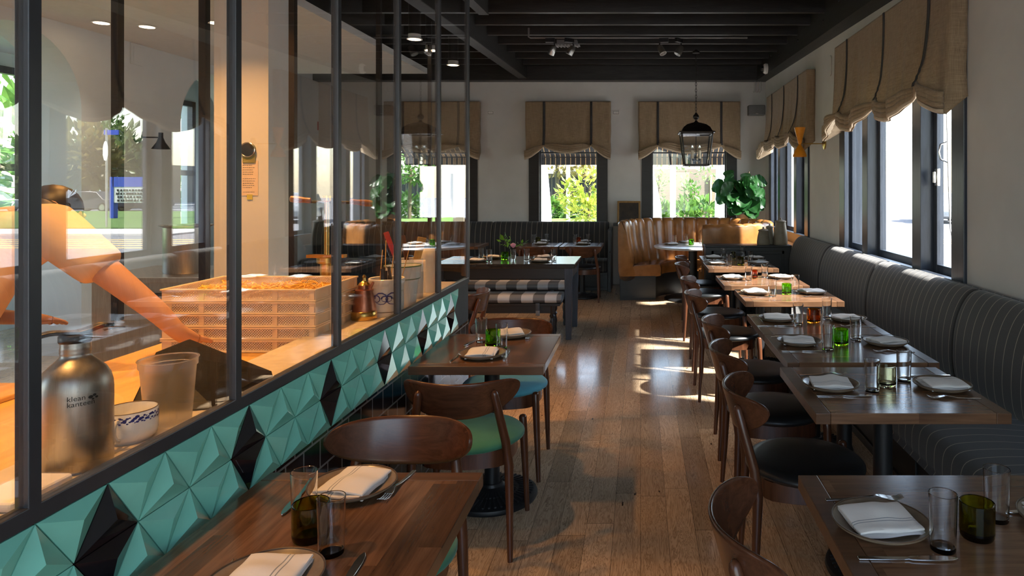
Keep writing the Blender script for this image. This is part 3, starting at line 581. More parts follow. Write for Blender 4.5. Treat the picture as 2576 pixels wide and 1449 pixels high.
for i in range(5): bankette(secs[i]-secs[i+1], sl[i], (XR-.045, secs[i], 0), -PI/2, .985, 'banquette sections along the right wall')
for i, (a, b, lb) in enumerate(((-5.18, -3.75, 'striped rear bench section seen through the glass, by the picture'), (-3.75, -2.36, 'striped rear bench section below the half-hidden window'), (-2.36, -.50, 'striped rear bench section beside the leather booth'))):
    bankette(b-a, lb, (a, YB-.045, 0), 0, 1.02, 'bench sections along the back wall')
mb = MB(); mb.box(-.492, -.442, 10.25, YB-.01, 0, .93); mb.box(-.47, -.442, 10.19, 10.25, 0, .60); solo('bench_end_panel', mb, M['trimX'], 'dark panel closing the rear bench beside the leather booth', 'panel', smooth=0, bevel=.005)
# ------------------------------------------------------------------ leather booth around the marble table
BC = Vector((.77, 9.60)); A0, A1 = math.radians(187), math.radians(-89.5); NCH = 27
t = thing('leather_booth', 'round tan leather booth with channel-tufted back', 'booth', (BC.x, BC.y, 0))
bo = [(1.06, .30), (1.085, .70), (1.085, 1.03), (1.07, 1.085), (1.03, 1.105), (.985, 1.09), (.955, 1.04), (.93, .85), (.885, .62), (.86, .47), (.86, .30)]
mb = MB(); prof = dense(bo, 3); nA = NCH*8; m = len(prof); vs = []
for i in range(nA+1):
    f = i/nA; a = A0+(A1-A0)*f; ch = abs(math.sin(PI*f*NCH)); e = 1
    for r, z in prof:
        k = 0
        if r < 1.02 and .4 < z: k = (1-ch)**2*.030*min(1, (z-.4)/.06)
        vs.append(((r+k)*math.cos(a), (r+k)*math.sin(a), z-.010*(1-ch)**2*(1 if z > 1.0 else 0)))
fs = [(j*m+i, j*m+(i+1) % m, (j+1)*m+(i+1) % m, (j+1)*m+i) for j in range(nA) for i in range(m)]+[tuple(range(m-1, -1, -1)), tuple(nA*m+i for i in range(m))]
mb.add(vs, fs); mb.build('backrest', M['tan'], t, smooth=60)
se = dense([(.93, .32), (.90, .46), (.72, .485), (.52, .488), (.49, .472), (.478, .43), (.482, .36), (.50, .325), (.7, .31)], 3)
for q in range(4):                                             # seat cushions
    aa, ab = A0+(A1-A0)*(q/4)-.004, A0+(A1-A0)*((q+1)/4)+.004; mb = MB(); nn = 22; m = len(se); vs = []; cr = sum(r for r, z in se)/m; cz = sum(z for r, z in se)/m
    for i in range(nn+1):
        e = {0: .94, 1: .99}.get(min(i, nn-i), 1); ff = [0, .01][min(i, 1)]+(i/nn); a = aa+(ab-aa)*min(1, (i/nn)); vs += [((cr+(r-cr)*e)*math.cos(a), (cr+(r-cr)*e)*math.sin(a), cz+(z-cz)*e) for r, z in se]
    fs = [(j*m+i, j*m+(i+1) % m, (j+1)*m+(i+1) % m, (j+1)*m+i) for j in range(nn) for i in range(m)]+[tuple(range(m-1, -1, -1)), tuple(nn*m+i for i in range(m))]
    mb.add(vs, fs); mb.build('seat', M['tan'], t, smooth=60)
mb = MB(); pl = [(.56, 0), (1.06, 0), (1.06, .33), (.56, .33)]; nn = 60; vs = [(r*math.cos(A0+(A1-A0)*i/nn), r*math.sin(A0+(A1-A0)*i/nn), z) for i in range(nn+1) for r, z in pl]
mb.add(vs, [(j*4+i, j*4+(i+1) % 4, (j+1)*4+(i+1) % 4, (j+1)*4+i) for j in range(nn) for i in range(4)]+[(3, 2, 1, 0), tuple(nn*4+i for i in range(4))]); mb.build('base', M['trimX'], t, smooth=30)
t = thing('marble_table', 'round white marble table inside the leather booth', 'table', (.74, 9.62, 0))
mb = MB(); mb.lathe([(.50, .715), (.545, .722), (.553, .735), (.548, .748), (.54, .75)], n=64); mb.build('tabletop', M['marble'], t, smooth=40)
mb = MB(); mb.lathe([(.062, .03), (.062, .715)], n=24); mb.build('column', M['iron'], t); mb = MB(); mb.lathe([(.40, 0), (.405, .012), (.385, .026), (.12, .05), (.07, .07)], n=56); mb.build('pedestal_base', M['iron'], t, smooth=40)
# dark half wall with the ledge of jars
mb = MB(); mb.box(.79, 1.83, 8.26, 8.30, 0, .845); mb.box(.78, 1.83, 8.235, 8.50, .845, .868); mb.box(.79, .83, 8.30, 8.49, 0, .845)
for x in (.86, 1.32): mb.box(x, x+.03, 8.25, 8.262, .06, .80); mb.box(x+.39, x+.42, 8.25, 8.262, .06, .80); mb.box(x, x+.42, 8.25, 8.262, .06, .10); mb.box(x, x+.42, 8.25, 8.262, .76, .80)
solo('half_wall', mb, M['trimX'], 'dark panelled half wall between the booth and the nearest walnut table', 'half wall', smooth=0, bevel=.004)
def make_jar(r, h, lid):
    t = thing('ceramic_jar', 'x', 'jar'); mb = MB(); mb.lathe([(r*.96, 0), (r, .01), (r*1.0, h*.25), (r*.9, h*.6), (r*.74, h*.94), (r*.70, h), (r*.62, h), (0, h-.01)], n=32); mb.build('body', M['jar'], t, smooth=50)
    mb = MB(); mb.lathe([(r*.80, h+.001), (r*.82, h+.008), (r*.70, h+.018), (r*.25, h+.028), (r*.14, h+.030), (r*.16, h+.045), (r*.10, h+.052), (0, h+.053)], n=32); mb.build('lid', M['jar'], t, smooth=50); return t
for r, h, x, y, lb in ((.078, .165, 1.505, 8.36, 'short wide sage stoneware jar on the half wall ledge'), (.06, .20, 1.600, 8.45, 'slim sage stoneware jar behind the two others on the ledge'), (.085, .275, 1.715, 8.355, 'tallest sage stoneware jar on the half wall ledge')):
    o = make_jar(r, h, 1); o['label'] = lb; o.location = (x, y, .868); o['group'] = 'lidded jars on the half wall'
# ------------------------------------------------------------------ linen blinds; local x along the wall, -y towards the room
def blind(label, wd, top, straps, zs, zl, zt, proj, loc, rz, seed, tag_=None, bul=.06):
    rnd = random.Random(seed); t = thing('roman_blind', label, 'blind', loc, rz, 'gathered linen blinds'); nodes = [0]+straps+[wd]
    ph = [rnd.uniform(0, 6) for _ in range(8)]
    def hem(x):
        for i in range(len(nodes)-1):
            a, b = nodes[i], nodes[i+1]
            if x <= b+1e-6:
                f = (x-a)/(b-a)
                if i == 0: return zt+(zs-zt)*f**1.6
                if i == len(nodes)-2: return zt+(zs-zt)*(1-f)**1.6
                return zs-(zs-zl)*(1-(2*f-1)**2)**.85
        return zt
    def near(x): return min(abs(x-s) for s in straps)
    nT, fold = 56, .19
    def P_(x, f):
        h = hem(x); H = top-h; z = top-H*f; ea = max(0, (x-nodes[-2])/(wd-nodes[-2]))**2; yo = proj+bul*f*f*(1-(.9*ea if wd > 2 else 0)); df = (z-h); q = max(0, 1-df/fold)
        pinch = math.exp(-(near(x)/.10)**2); yo += q*(.018+.030*q)*(1-.6*pinch)*(1-.6*ea)+.016*q*abs(math.sin(PI*4.0*q))*(1-.3*pinch)
        e0 = max(0, 1-x/nodes[1]); e1 = max(0, (x-nodes[-2])/(wd-nodes[-2])); x = x+(.05*e0-.015*e1)*f**4*(1-f)*12.2*(1 if wd > 2 else .25)
        yo += .009*math.sin(x*23+ph[0])*f+.008*math.sin(x*41+ph[1]+z*3)*f+.010*math.sin(x*15+ph[3]+z*1.2)*f*f+.014*f*math.sin(x*9+ph[2])+.010*pinch*f*-1.5
        yo += .02*math.exp(-((x-wd)/.05)**2)*0
        return x, yo, z
    xs = []
    for a, b in zip(nodes, nodes[1:]):
        n = max(10, int((b-a)/.03)); xs += [a+(b-a)*i/n for i in range(n)]
    xs.append(wd); mb = MB(); vs = []; cols = []
    for x in xs: cols.append([P_(x, j/nT) for j in range(nT+1)])
    def ret(col, sx): return [[(c[0]+sx*.004*math.sin(i+c[2]*20)*(c[2] < top-.3), c[1]*(1-i/4)+.004*(i/4), top-(top-c[2])*(1-.03*i)) for c in col] for i in range(1, 5)]
    full = list(reversed(ret(cols[0], -1)))+cols+ret(cols[-1], 1); m = nT+1
    for c in full: vs += [(x, -y, z) for x, y, z in c]
    mb.add(vs, [(i*m+j, (i+1)*m+j, (i+1)*m+j+1, i*m+j+1) for i in range(len(full)-1) for j in range(nT)]); mb.build('cloth', M['linen'], t, smooth=180, solid=.004)
    mb = MB(); mb.box(.006, wd-.006, -proj+.006, -.002, top-.03, top+.004); mb.build('headrail', M['linen'], t, smooth=0)
    mb = MB()                                   # the stack of folds at the hem, seen as overlapping rolls
    for r_ in range(4):
        dz = .018+.034*r_; cs = []
        for x in xs:
            h = hem(x); yo = P_(x, 1)[1]; k = 1-.93*math.exp(-(near(x)/.11)**2); cs.append((x, -(yo+.006+.006*r_*0+.012*k), h+dz*(.12+.88*k)))
        mb.tube(cs, .014 if r_ else .010, 7, mi=0 if r_ else 1, flat=1.7)
    mb.build('hem_folds', [M['linen'], M['lining']], t, smooth=180)
    for s in straps:
        mb = MB(); q = .019; vs = []; rows = 30
        for j in range(rows+1):
            x_, yo, z = P_(s, j/rows*.995); vs += [(s-q, -(yo+.007+.02*(j/rows)**6), z), (s+q, -(yo+.007+.02*(j/rows)**6), z)]
        mb.add(vs, [(2*j, 2*j+1, 2*j+3, 2*j+2) for j in range(rows)]); mb.build('strap', M['strap'], t, solid=.003, smooth=180)
    return t
blind('linen blind over the nearer window in the right wall', 2.54, 2.943, [.41, 1.37, 2.21], 2.235, 2.045, 2.02, .10, (XR-.001, 6.74, 0), -PI/2, 1, bul=.075)
blind('linen blind over the farther window in the right wall, behind the orange sconce', 2.50, 2.93, [.43, 1.25, 2.06], 2.22, 2.065, 1.99, .10, (XR-.001, 10.37, 0), -PI/2, 2, bul=.075)
def bz(py): return CH+(CY-py)*(YB-.12)/F
def bX(px): return (px-CX)*(YB-.12)/F
for pa, pb, s, lb, sd in ((964, 1205, (1012, 1152), 'linen blind over the back window half behind the partition', 3), (1321, 1536, (1368, 1487), 'linen blind over the back window above the striped bench', 4), (1606, 1863, (1655, 1815), 'linen blind over the back window behind the lantern', 5)):
    a, b = bX(pa), bX(pb); blind(lb, b-a, bz(255), [bX(q)-a for q in s], bz(366), bz(387), bz(402), .09, (a, YB-.001, 0), 0, sd, bul=.03)
# ------------------------------------------------------------------ tableware
def make_tumbler(r=.031, h=.128):
    mb = MB(); mb.lathe([(0, 0), (r*.86, 0), (r*.90, .004), (r*.93, h*.35), (r, h-.001), (r-.0006, h), (r-.0018, h-.001), (r*.93-.0022, h*.35), (r*.88-.002, .011), (r*.7, .008), (0, .007)], n=28)
    return solo('tumbler', mb, M['tumbler'], 'x', 'glass', smooth=22, weld=True)
def make_votive(col, r=.037, h=.083):
    mb = MB(); mb.lathe([(0, 0), (r*.90, 0), (r*.97, .005), (r, .015), (r, h-.001), (r-.001, h), (r-.0035, h-.001), (r-.004, .018), (r*.75, .011), (0, .011)], n=28)
    return solo('votive_holder', mb, M[col], 'x', 'candle holder', smooth=22, weld=True)
def make_plate(dark=False):
    t = thing('plate', 'x', 'plate'); r = .114; mb = MB()
    mb.lathe([(0, .006), (r*.62, .006), (r*.80, .011), (r*.95, .020), (r*.985, .0225), (r, .0215), (r*.99, .018), (r*.82, .006), (r*.66, 0), (0, 0)], n=48); mb.build('dish', M['plate'], t, smooth=60)
    mb = MB(); mb.tube([(r*.985*math.cos(2*PI*i/48), r*.985*math.sin(2*PI*i/48), .0222) for i in range(48)], .0022, 6, close=True); mb.build('rim', M['plated'], t, smooth=180); return t
def make_napkin(seed=1):
    rnd = random.Random(seed); a, b = .066, .078; mb = MB()
    for q in range(3):                                        # three folded layers, one rolled edge
        z0, ox, oy = .0155+q*.0065, rnd.uniform(-.004, .004), rnd.uniform(-.004, .004); p = [rnd.uniform(0, 6) for _ in range(4)]
        def top(u, v, q=q, z0=z0, ox=ox, oy=oy, p=p):
            x = -a+2*a*u+ox; y = -b+2*b*v+oy; z = z0+.0025*math.sin(x*38+p[0])+.002*math.sin(y*46+p[1])+(.010*math.exp(-((y-.01)/.03)**2)*math.exp(-((x+.02)/.05)**2) if q == 2 else 0)-.006*max(0, abs(x)/a-.8)-.004*max(0, abs(y)/b-.8)
            return x, y, z
        n, m = 16, 18; o = len(mb.v); vt = [top(i/(n-1), j/(m-1)) for i in range(n) for j in range(m)]; vb = [(x, y, z-.0062) for x, y, z in vt]
        vt2 = [(x*(.985 if i in (0, n-1) else 1), y, z-(.002 if (i in (0, n-1) or j in (0, m-1)) else 0)) for (x, y, z), (i, j) in zip(vt, [(i, j) for i in range(n) for j in range(m)])]
        N = n*m; fs = [(i*m+j, (i+1)*m+j, (i+1)*m+j+1, i*m+j+1) for i in range(n-1) for j in range(m-1)]; fs += [tuple(N+k for k in reversed(f)) for f in fs]
        ed = [i*m for i in range(n)]+[(n-1)*m+j for j in range(1, m)]+[i*m+m-1 for i in range(n-2, -1, -1)]+[j for j in range(m-2, 0, -1)]; L = len(ed); fs += [(ed[k], ed[k]+N, ed[(k+1) % L]+N, ed[(k+1) % L]) for k in range(L)]
        mb.add(vt2+vb, fs)
    return solo('napkin', mb, M['napkin'], 'x', 'napkin', smooth=60)
def flat(mb, out, z, th=.003):
    """a bar following the outline [(y, half width, height)]"""
    vs = []; fs = []
    for y, hw, zz in out: vs += [(-hw, y, z+zz), (hw, y, z+zz), (hw, y, z+zz+th), (-hw, y, z+zz+th)]
    n = len(out); fs = [(j*4+i, j*4+(i+1) % 4, (j+1)*4+(i+1) % 4, (j+1)*4+i) for j in range(n-1) for i in range(4)]+[(3, 2, 1, 0), tuple((n-1)*4+i for i in range(4))]; mb.add(vs, fs)
def make_fork():
    mb = MB(); flat(mb, [(-.10, .0045, 0), (-.099, .0058, 0), (-.05, .0055, .001), (-.01, .0042, .003), (.02, .0036, .008), (.035, .005, .010), (.045, .0095, .008), (.055, .0115, .006), (.062, .0115, .005)], 0, .0028)
    for x in (-.0096, -.0032, .0032, .0096):
        o = len(mb.v); flat(mb, [(.060, .0019, .005), (.075, .0018, .003), (.09, .0016, .004), (.104, .0007, .009)], 0, .0024); mb.move(Matrix.Translation((x, 0, 0)), o)
    return solo('fork', mb, M['silver'], 'x', 'fork', smooth=50, bevel=.0006)
def make_knife():
    mb = MB(); flat(mb, [(-.11, .005, 0), (-.109, .0066, 0), (-.06, .0066, 0), (-.012, .0058, .0005), (0, .0042, .001), (.006, .0075, .0012), (.03, .0092, .0014), (.07, .0096, .0016), (.095, .007, .0018), (.108, .002, .002)], 0, .0034)
    return solo('knife', mb, M['silver'], 'x', 'knife', smooth=50, bevel=.0008)
def tumbler(px, py, Z, lab): p = onZ(px, py, Z); return place('tumbler', make_tumbler, p, 0, lab, 'clear tumblers on the tables')
def votive(col, px, py, Z, lab, s=1.0):
    p = onZ(px, py, Z); o = place('votive'+col, lambda: make_votive(col), p, 0, lab); o.scale = (s, s, 1.0 if s > .8 else .95); return o
def setting(px, py, Z, face, who, fork=None, knife=None, nrz=0, seed=0, nap=True, fz=0):
    """plate with a napkin; face = direction the diner looks, fork/knife as photo pixels"""
    p = onZ(px, py, Z); place('plate', make_plate, p, 0, 'stoneware plate under a napkin, %s' % who, 'plates laid on the tables')
    if nap: k = seed % 3; place('napkin%d' % k, lambda: make_napkin(k+3), (p[0], p[1], p[2]+.002), face+nrz, 'folded white napkin on the plate %s' % who, 'folded napkins on the plates')
    if fork: q = onZ(*fork, Z); place('fork', make_fork, (q[0], q[1], Z+.0004), face+fz, 'fork beside the plate %s' % who, 'cutlery on the tables')
    if knife: q = onZ(*knife, Z); place('knife', make_knife, (q[0], q[1], Z+.0004), face-fz, 'knife beside the plate %s' % who, 'cutlery on the tables')
Z = .75; FR, FL = -PI/2, PI/2                       # facing right (+x) / left (-x)
def row(k, L, R, gl, vo, cut=True):
    ph = TABS[k][1]; a = 'aisle side of the '+ph; b = 'banquette side of the '+ph
    if L: setting(*L[0], Z, FR, a, L[1], L[2], L[3] if len(L) > 3 else .0, ord(k), fz=.03)
    if R: setting(*R[0], Z, FL, b, R[1], R[2], R[3] if len(R) > 3 else .0, ord(k)+1, fz=-.04)
    for i, g_ in enumerate(gl): tumbler(*g_, Z, ('clear tumbler, aisle side of the %s' if i == 0 else 'clear tumbler, banquette side of the %s') % ph)
    col, x, y, s = vo; nm = dict(v_green='bright green', v_olive='dark olive', v_amber='amber', v_pale='pale yellowish clear')[col]; votive(col, x, y, Z, VL[k], s)
VL = dict(A='dark olive glass votive on the nearest right-hand walnut table', B='pale clear glass votive holder on a right-hand walnut table', C='large bright green votive on a right-hand walnut table', D='wide amber glass votive on the right-hand tables', E='green glass votive on the sunlit walnut table', G='narrow amber glass votive on a walnut table', H='olive glass votive on the table second from the half wall', K='small olive votive on the table against the half wall')
row('A', ((2215, 1328), (2172, 1258), (2285, 1408), .12), ((2690, 1320), None, (2640, 1290)), [(2372, 1382), (2507, 1308)], ('v_olive', 2458, 1350, 1.05))
row('B', ((2090, 975), (2070, 944), (2125, 997), -.1), ((2370, 976), (2402, 1003), (2328, 946), .06), [(2194, 984), (2274, 958)], ('v_pale', 2231, 971, 1.0))
row('C', ((2010, 865), (1985, 848), (2022, 884), -.15), ((2228, 866), (2250, 886), (2196, 848), .25), [(2083, 880), (2153, 856)], ('v_green', 2116, 867, 1.05))
row('D', ((1955, 806), (1930, 797), (1952, 820), -.1), ((2132, 806), (2160, 822), (2112, 795), .2), [(2008, 817), (2080, 801)], ('v_amber', 2047, 811, 1.12))
row('E', ((1900, 739), (1888, 730), (1905, 748), .1), ((2042, 738), (2050, 748), (2030, 731), .2), [(1943, 746), (2001, 732)], ('v_green', 1979, 740, 1.0))
row('G', ((1843, 702), (1833, 697), (1848, 708), .1), ((1964, 700), (1975, 706), (1950, 695), .2), [(1883, 706), (1924, 698)], ('v_amber', 1899, 701, .68))
row('H', ((1804, 665), (1797, 662), (1808, 669), .1), ((1908, 664), (1915, 668), (1896, 661), .5), [(1835, 670), (1888, 663)], ('v_olive', 1863, 666, .95))
row('K', ((1795, 650), (1789, 648), (1797, 653), .1), ((1898, 651), (1905, 653), (1890, 649), .3), [(1820, 652), (1868, 648)], ('v_olive', 1845, 650, .7))
# the two tables by the teal wall; diners sit at the near (-y) and far (+y) side
ph = LT['N'][1]; setting(888, 1233, Z, PI, 'far side of the '+ph, (1003, 1223), (752, 1250), -.12, 1, fz=-.10); setting(666, 1478, Z, 0, 'near side of the '+ph, (515, 1490), (872, 1466), .05, 2, fz=-.06)
tumbler(765, 1316, Z, 'clear tumbler behind the olive votive on the '+ph); tumbler(833, 1392, Z, 'clear tumbler in front of the olive votive on the '+ph); votive('v_olive', 782, 1353, Z, 'dark olive glass votive between two tumblers by the teal tiles', 1.12)
ph = LT['P'][1]; setting(1213, 897, Z, 0, 'near side of the '+ph, (1150, 898), (1274, 893), .05, 1, fz=-.08); setting(1284, 846, Z, PI, 'far side of the '+ph, (1325, 847), (1190, 860), .3, 2, fz=.2)
tumbler(1211, 861, Z, 'clear tumbler left of the green votive on the '+ph); tumbler(1262, 876, Z, 'clear tumbler right of the green votive on the '+ph); votive('v_green', 1240, 870, Z, 'bright green glass votive on the walnut table by the teal tiles', 1.05)
# black farm table
Z2 = .785; ph = 'black farm table'
setting(1240, 650, Z2, PI, 'left rear of the '+ph, nrz=.2, seed=1); setting(1199, 658, Z2, 0, 'left front of the '+ph, None, None, 0, 2); setting(1368, 649, Z2, PI, 'right rear of the '+ph, (1395, 650), (1340, 650), .1, 0); setting(1360, 658, Z2, 0, 'right front of the '+ph, (1337, 660), (1390, 658), .1, 2)
for px, py, l in ((1211, 653, 'clear tumbler farthest left on the black farm table'), (1231, 658, 'clear tumbler beside the left rear plate on the black farm table'), (1325, 656, 'clear tumbler right of the pink flower on the black farm table'), (1393, 658, 'clear tumbler at the right end of the black farm table')): tumbler(px, py, Z2, l)
votive('v_green', 1270, 653, Z2, 'bright green glass votive beside the pink flower', 1.15)
p = onZ(1291, 655, Z2); t = thing('bud_vase', 'clear glass holding one pink flower and leafy sprigs on the farm table', 'vase', p)
mb = MB(); r, h = .031, .12; mb.lathe([(0, 0), (r*.86, 0), (r*.93, h*.35), (r, h-.001), (r-.0018, h-.001), (r*.93-.0022, h*.35), (r*.87-.002, .02), (0, .014)], n=28); mb.build('glass', M['tumbler'], t, smooth=50)
rnd = random.Random(4); mb = MB(); mb.tube([(0, 0, .02), (.004, 0, .10), (.0, 0, .145)], .003, 6); mb.tube([(0, 0, .02), (-.04, .02, .14), (-.09, .03, .20)], .0025, 6); mb.tube([(0, 0, .02), (.05, 0, .14), (.10, .01, .19)], .0025, 6); mb.build('stems', M['stem'], t)
mb = MB()
for q in range(4):
    for i in range(6-q//2):
        a = i*2*PI/(6-q//2)+q*.5; r0 = .030-.006*q; mb.grid(lambda u, v: (r0*math.cos(a+(v-.5)*1.2)*(.25+.75*math.sin(u*1.9)), r0*math.sin(a+(v-.5)*1.2)*(.25+.75*math.sin(u*1.9)), .135+.04*u+.004*q), 5, 5)
mb.build('flower', M['pink'], t, smooth=180)
mb = MB(); foliage(mb, (-.07, .02, .20), (.07, .05, .05), 26, .06, rnd, hollow=.1); foliage(mb, (.09, 0, .18), (.05, .04, .04), 12, .05, rnd, hollow=.1); mb.build('leaves', M['herb'], t)
# rear bench tables and the marble table
for px, who, vc, vx in ((1362, 'rear table with olive votive', 'v_olive', 1354), (1466, 'rear table with amber votive', 'v_amber', 1455)):
    zc = .75; setting(px, 615, zc, 0, 'near side of the '+who, (px-14, 615), (px+16, 615), .1, px); setting(px+2, 609, zc, PI, 'far side of the '+who, nrz=.1, seed=px+1)
    tumbler(px-19, 612, zc, 'clear tumbler, left on the '+who); tumbler(px+13, 611, zc, 'clear tumbler, right on the '+who); votive(vc, vx, 611, zc, '%s glass votive on a small table at the rear bench' % ('olive' if vc == 'v_olive' else 'amber'), 1.0)
Z4 = .75
setting(1690, 616, Z4, FR, 'left on the marble table', None, None, .3, 1); setting(1725, 611, Z4, PI, 'rear of the marble table', None, None, .2, 2); setting(1790, 614, Z4, FL, 'right on the marble table', None, None, .1, 0)
for px, py, l in ((1697, 614, 'clear tumbler leftmost on the marble table'), (1727, 611, 'clear tumbler behind the green votive on the marble table'), (1763, 612, 'clear tumbler near the half wall on the marble table')): tumbler(px, py, Z4, l)
votive('v_green', 1739, 617, Z4, 'bright green glass votive on the marble table', 1.05)
# ------------------------------------------------------------------ lantern, lights and fittings
t = thing('lantern', 'black square pendant lantern hanging on a chain over the marble table', 'lantern', (.754, 9.247, 1.868))
def ring(mb, w0, z0, w1, z1):
    pass
bw, tw, bh = .158, .205, .42                                   # half widths bottom/top, body height
mb = MB()
for sx in (-1, 1):
    for sy in (-1, 1): mb.tube([(sx*bw, sy*bw, 0), (sx*tw, sy*tw, bh)], .011, 4)
for wv, z in ((bw, .0), (tw, bh)):
    for s in (-1, 1): mb.box(-wv-.01, wv+.01, s*wv-.01, s*wv+.01, z-.01, z+.012); mb.box(s*wv-.01, s*wv+.01, -wv-.01, wv+.01, z-.01, z+.012)
mb.build('frame', M['bronze'], t, smooth=30)
mb = MB(); k = .71; pr = [(tw+.03, bh+.01), (tw+.035, bh+.022), (tw*.98, bh+.035), (tw*.86, bh+.085), (tw*.62, bh+.125), (tw*.30, bh+.15), (.035, bh+.158), (.02, bh+.17), (.012, bh+.19)]
vs = []
for r_, z in pr: vs += [(r_*a, r_*b, z) for a, b in ((-1, -1), (0, -1.0), (1, -1), (1, 0), (1, 1), (0, 1), (-1, 1), (-1, 0))]
mb.add(vs, [(j*8+i, j*8+(i+1) % 8, (j+1)*8+(i+1) % 8, (j+1)*8+i) for j in range(len(pr)-1) for i in range(8)]+[tuple(range(7, -1, -1)), tuple((len(pr)-1)*8+i for i in range(8))]); mb.build('roof', M['bronze'], t, smooth=50)
mb = MB(); mb.ball((0, 0, bh+.235), .042, 18); mb.lathe([(.02, bh+.275), (.012, bh+.29)], n=12); mb.build('finial_ball', M['bronze'], t)
for a in range(4):
    T = Matrix.Rotation(a*PI/2, 4, 'Z'); mb = MB(); q = .012; b4 = [T@Vector(p) for p in ((-bw+q, -bw-.001, .012), (bw-q, -bw-.001, .012), (bw-q, -bw+.002, .012), (-bw+q, -bw+.002, .012))]; t4 = [T@Vector(p) for p in ((-tw+q, -tw-.001, bh-.012), (tw-q, -tw-.001, bh-.012), (tw-q, -tw+.002, bh-.012), (-tw+q, -tw+.002, bh-.012))]; mb.hexa(b4, t4); mb.build('lantern_pane', M['pane'], t, smooth=0)
mb = MB(); mb.tube([(0, 0, bh+.1), (0, 0, .07)], .006, 8)
for a in range(4): c, s = math.cos(a*PI/2+.6), math.sin(a*PI/2+.6); mb.tube([(0, 0, .075), (.03*c, .03*s, .055), (.06*c, .06*s, .06), (.07*c, .07*s, .09)], .005, 8)
mb.build('candle_arms', M['bronze'], t)
for a in range(4):
    c, s = .07*math.cos(a*PI/2+.6), .07*math.sin(a*PI/2+.6); mb = MB(); mb.lathe([(.014, .09), (.014, .20), (.008, .203)], (c, s, 0), 12); o = mb.build('candle', M['wax'], t); mb = MB(); mb.lathe([(.007, .203), (.014, .225), (.010, .25), (0, .275)], (c, s, 0), 12); mb.build('bulb', M['tumbler'], o)
mb = MB(); ztop = jz(9.22)-1.868-.02; n = int((ztop-bh-.28)/.042)
for i in range(n): z = bh+.30+i*.042; mb.tube([((.011*math.cos(q*PI/4) if i % 2 else 0), (0 if i % 2 else .011*math.cos(q*PI/4)), z+.026*math.sin(q*PI/4)) for q in range(8)], .0035, 5, close=True)
mb.build('chain', M['bronze'], t); mb = MB(); mb.lathe([(.05, ztop), (.05, ztop+.02), (.02, ztop+.05)], n=20); mb.build('canopy', M['bronze'], t)
# orange wall sconce
sy_ = 7.48; sx_ = (2012-CX)*sy_/F; sz = onY(2012, 360, sy_)[2]
t = thing('wall_sconce', 'orange hourglass wall sconce on a brass arm between the right windows', 'wall light', (sx_, sy_, sz))
mb = MB(); mb.lathe([(.062, .170), (.060, .168), (.018, .0), (.012, -.012), (.0, -.012)], n=32); mb.build('upper_shade', M['orange'], t, smooth=60, solid=.002)
mb = MB(); mb.lathe([(.0, -.012), (.012, -.012), (.022, -.03), (.055, -.085), (.074, -.135), (.075, -.150), (.0735, -.150), (.06, -.10)], n=32); mb.build('lower_shade', M['orange'], t, smooth=60)
mb = MB(); mb.tube([(0, 0, -.006), (XR-sx_-.015, 0, -.006)], .006, 10); mb.build('arm', M['brass'], t); mb = MB(); mb.lathe([(.066, 0), (.066, .010), (.06, .014), (0, .016)], n=32, T=Matrix.Translation((XR-sx_, 0, -.006))@Matrix.Rotation(-PI/2, 4, 'Y')); mb.build('wall_plate', M['brass'], t)
# track spots on a conduit
ty = 8.02; tz = jz(ty)-.02
mb = MB(); xa, xb = onY(1330, 95, ty)[0], onY(1880, 90, ty)[0]; mb.tube([(xa, ty, tz+.10), (xa, ty, tz-.005), (xa+.02, ty, tz-.015), (xb, ty, tz-.015)], .011, 8); solo('track_conduit', mb, M['grey'], 'thin grey conduit run across the ceiling joists to the spotlights', 'conduit')
def make_spot():
    t = thing('track_spot', 'x', 'spotlight'); mb = MB(); mb.box(-.06, .05, -.02, .02, -.05, -.004); mb.tube([(.04, 0, -.05), (.052, 0, -.09), (.035, 0, -.105)], .008, 8); mb.build('bracket', M['black'], t, smooth=30, bevel=.003)
    T = Matrix.Translation((.035, 0, -.115))@Matrix.Rotation(.45, 4, 'Y')@Matrix.Rotation(.3, 4, 'X'); mb = MB(); mb.lathe([(.020, .03), (.034, .02), (.04, -.04), (.042, -.085), (.036, -.085), (.03, -.06), (0, -.055)], n=24, T=T); mb.build('head', M['steel'], t, smooth=50); return t
for px, rz, l in ((1385, 0, 'black track spotlight, first from the left girder'), (1433, .5, 'black track spotlight beside the ceiling vent'), (1669, 3.0, 'black track spotlight left of the lantern chain, left one of the pair'), (1708, .9, 'black track spotlight left of the lantern chain, right one of the pair')):
    place('spot', make_spot, (onY(px, 100, ty)[0], ty, tz-.02), rz, l, 'spotlights on the ceiling conduit')
mb = MB(); x0, x1 = onY(1398, 100, 8.5)[0], onY(1460, 100, 8.5)[0]; z = jz(8.3)-.055; mb.box(x0, x1, 8.35, 8.50, z, z+.012)
for i in range(7): q = x0+.02+i*(x1-x0-.04)/6.5; mb.box(q, q+.02, 8.36, 8.49, z-.012, z)
mb.box(x0+.03, x1-.03, 8.36, 8.49, z+.012, z+.06); solo('ceiling_vent', mb, M['grey'], 'small grey slatted vent under the joists behind the spotlights', 'vent', smooth=0)
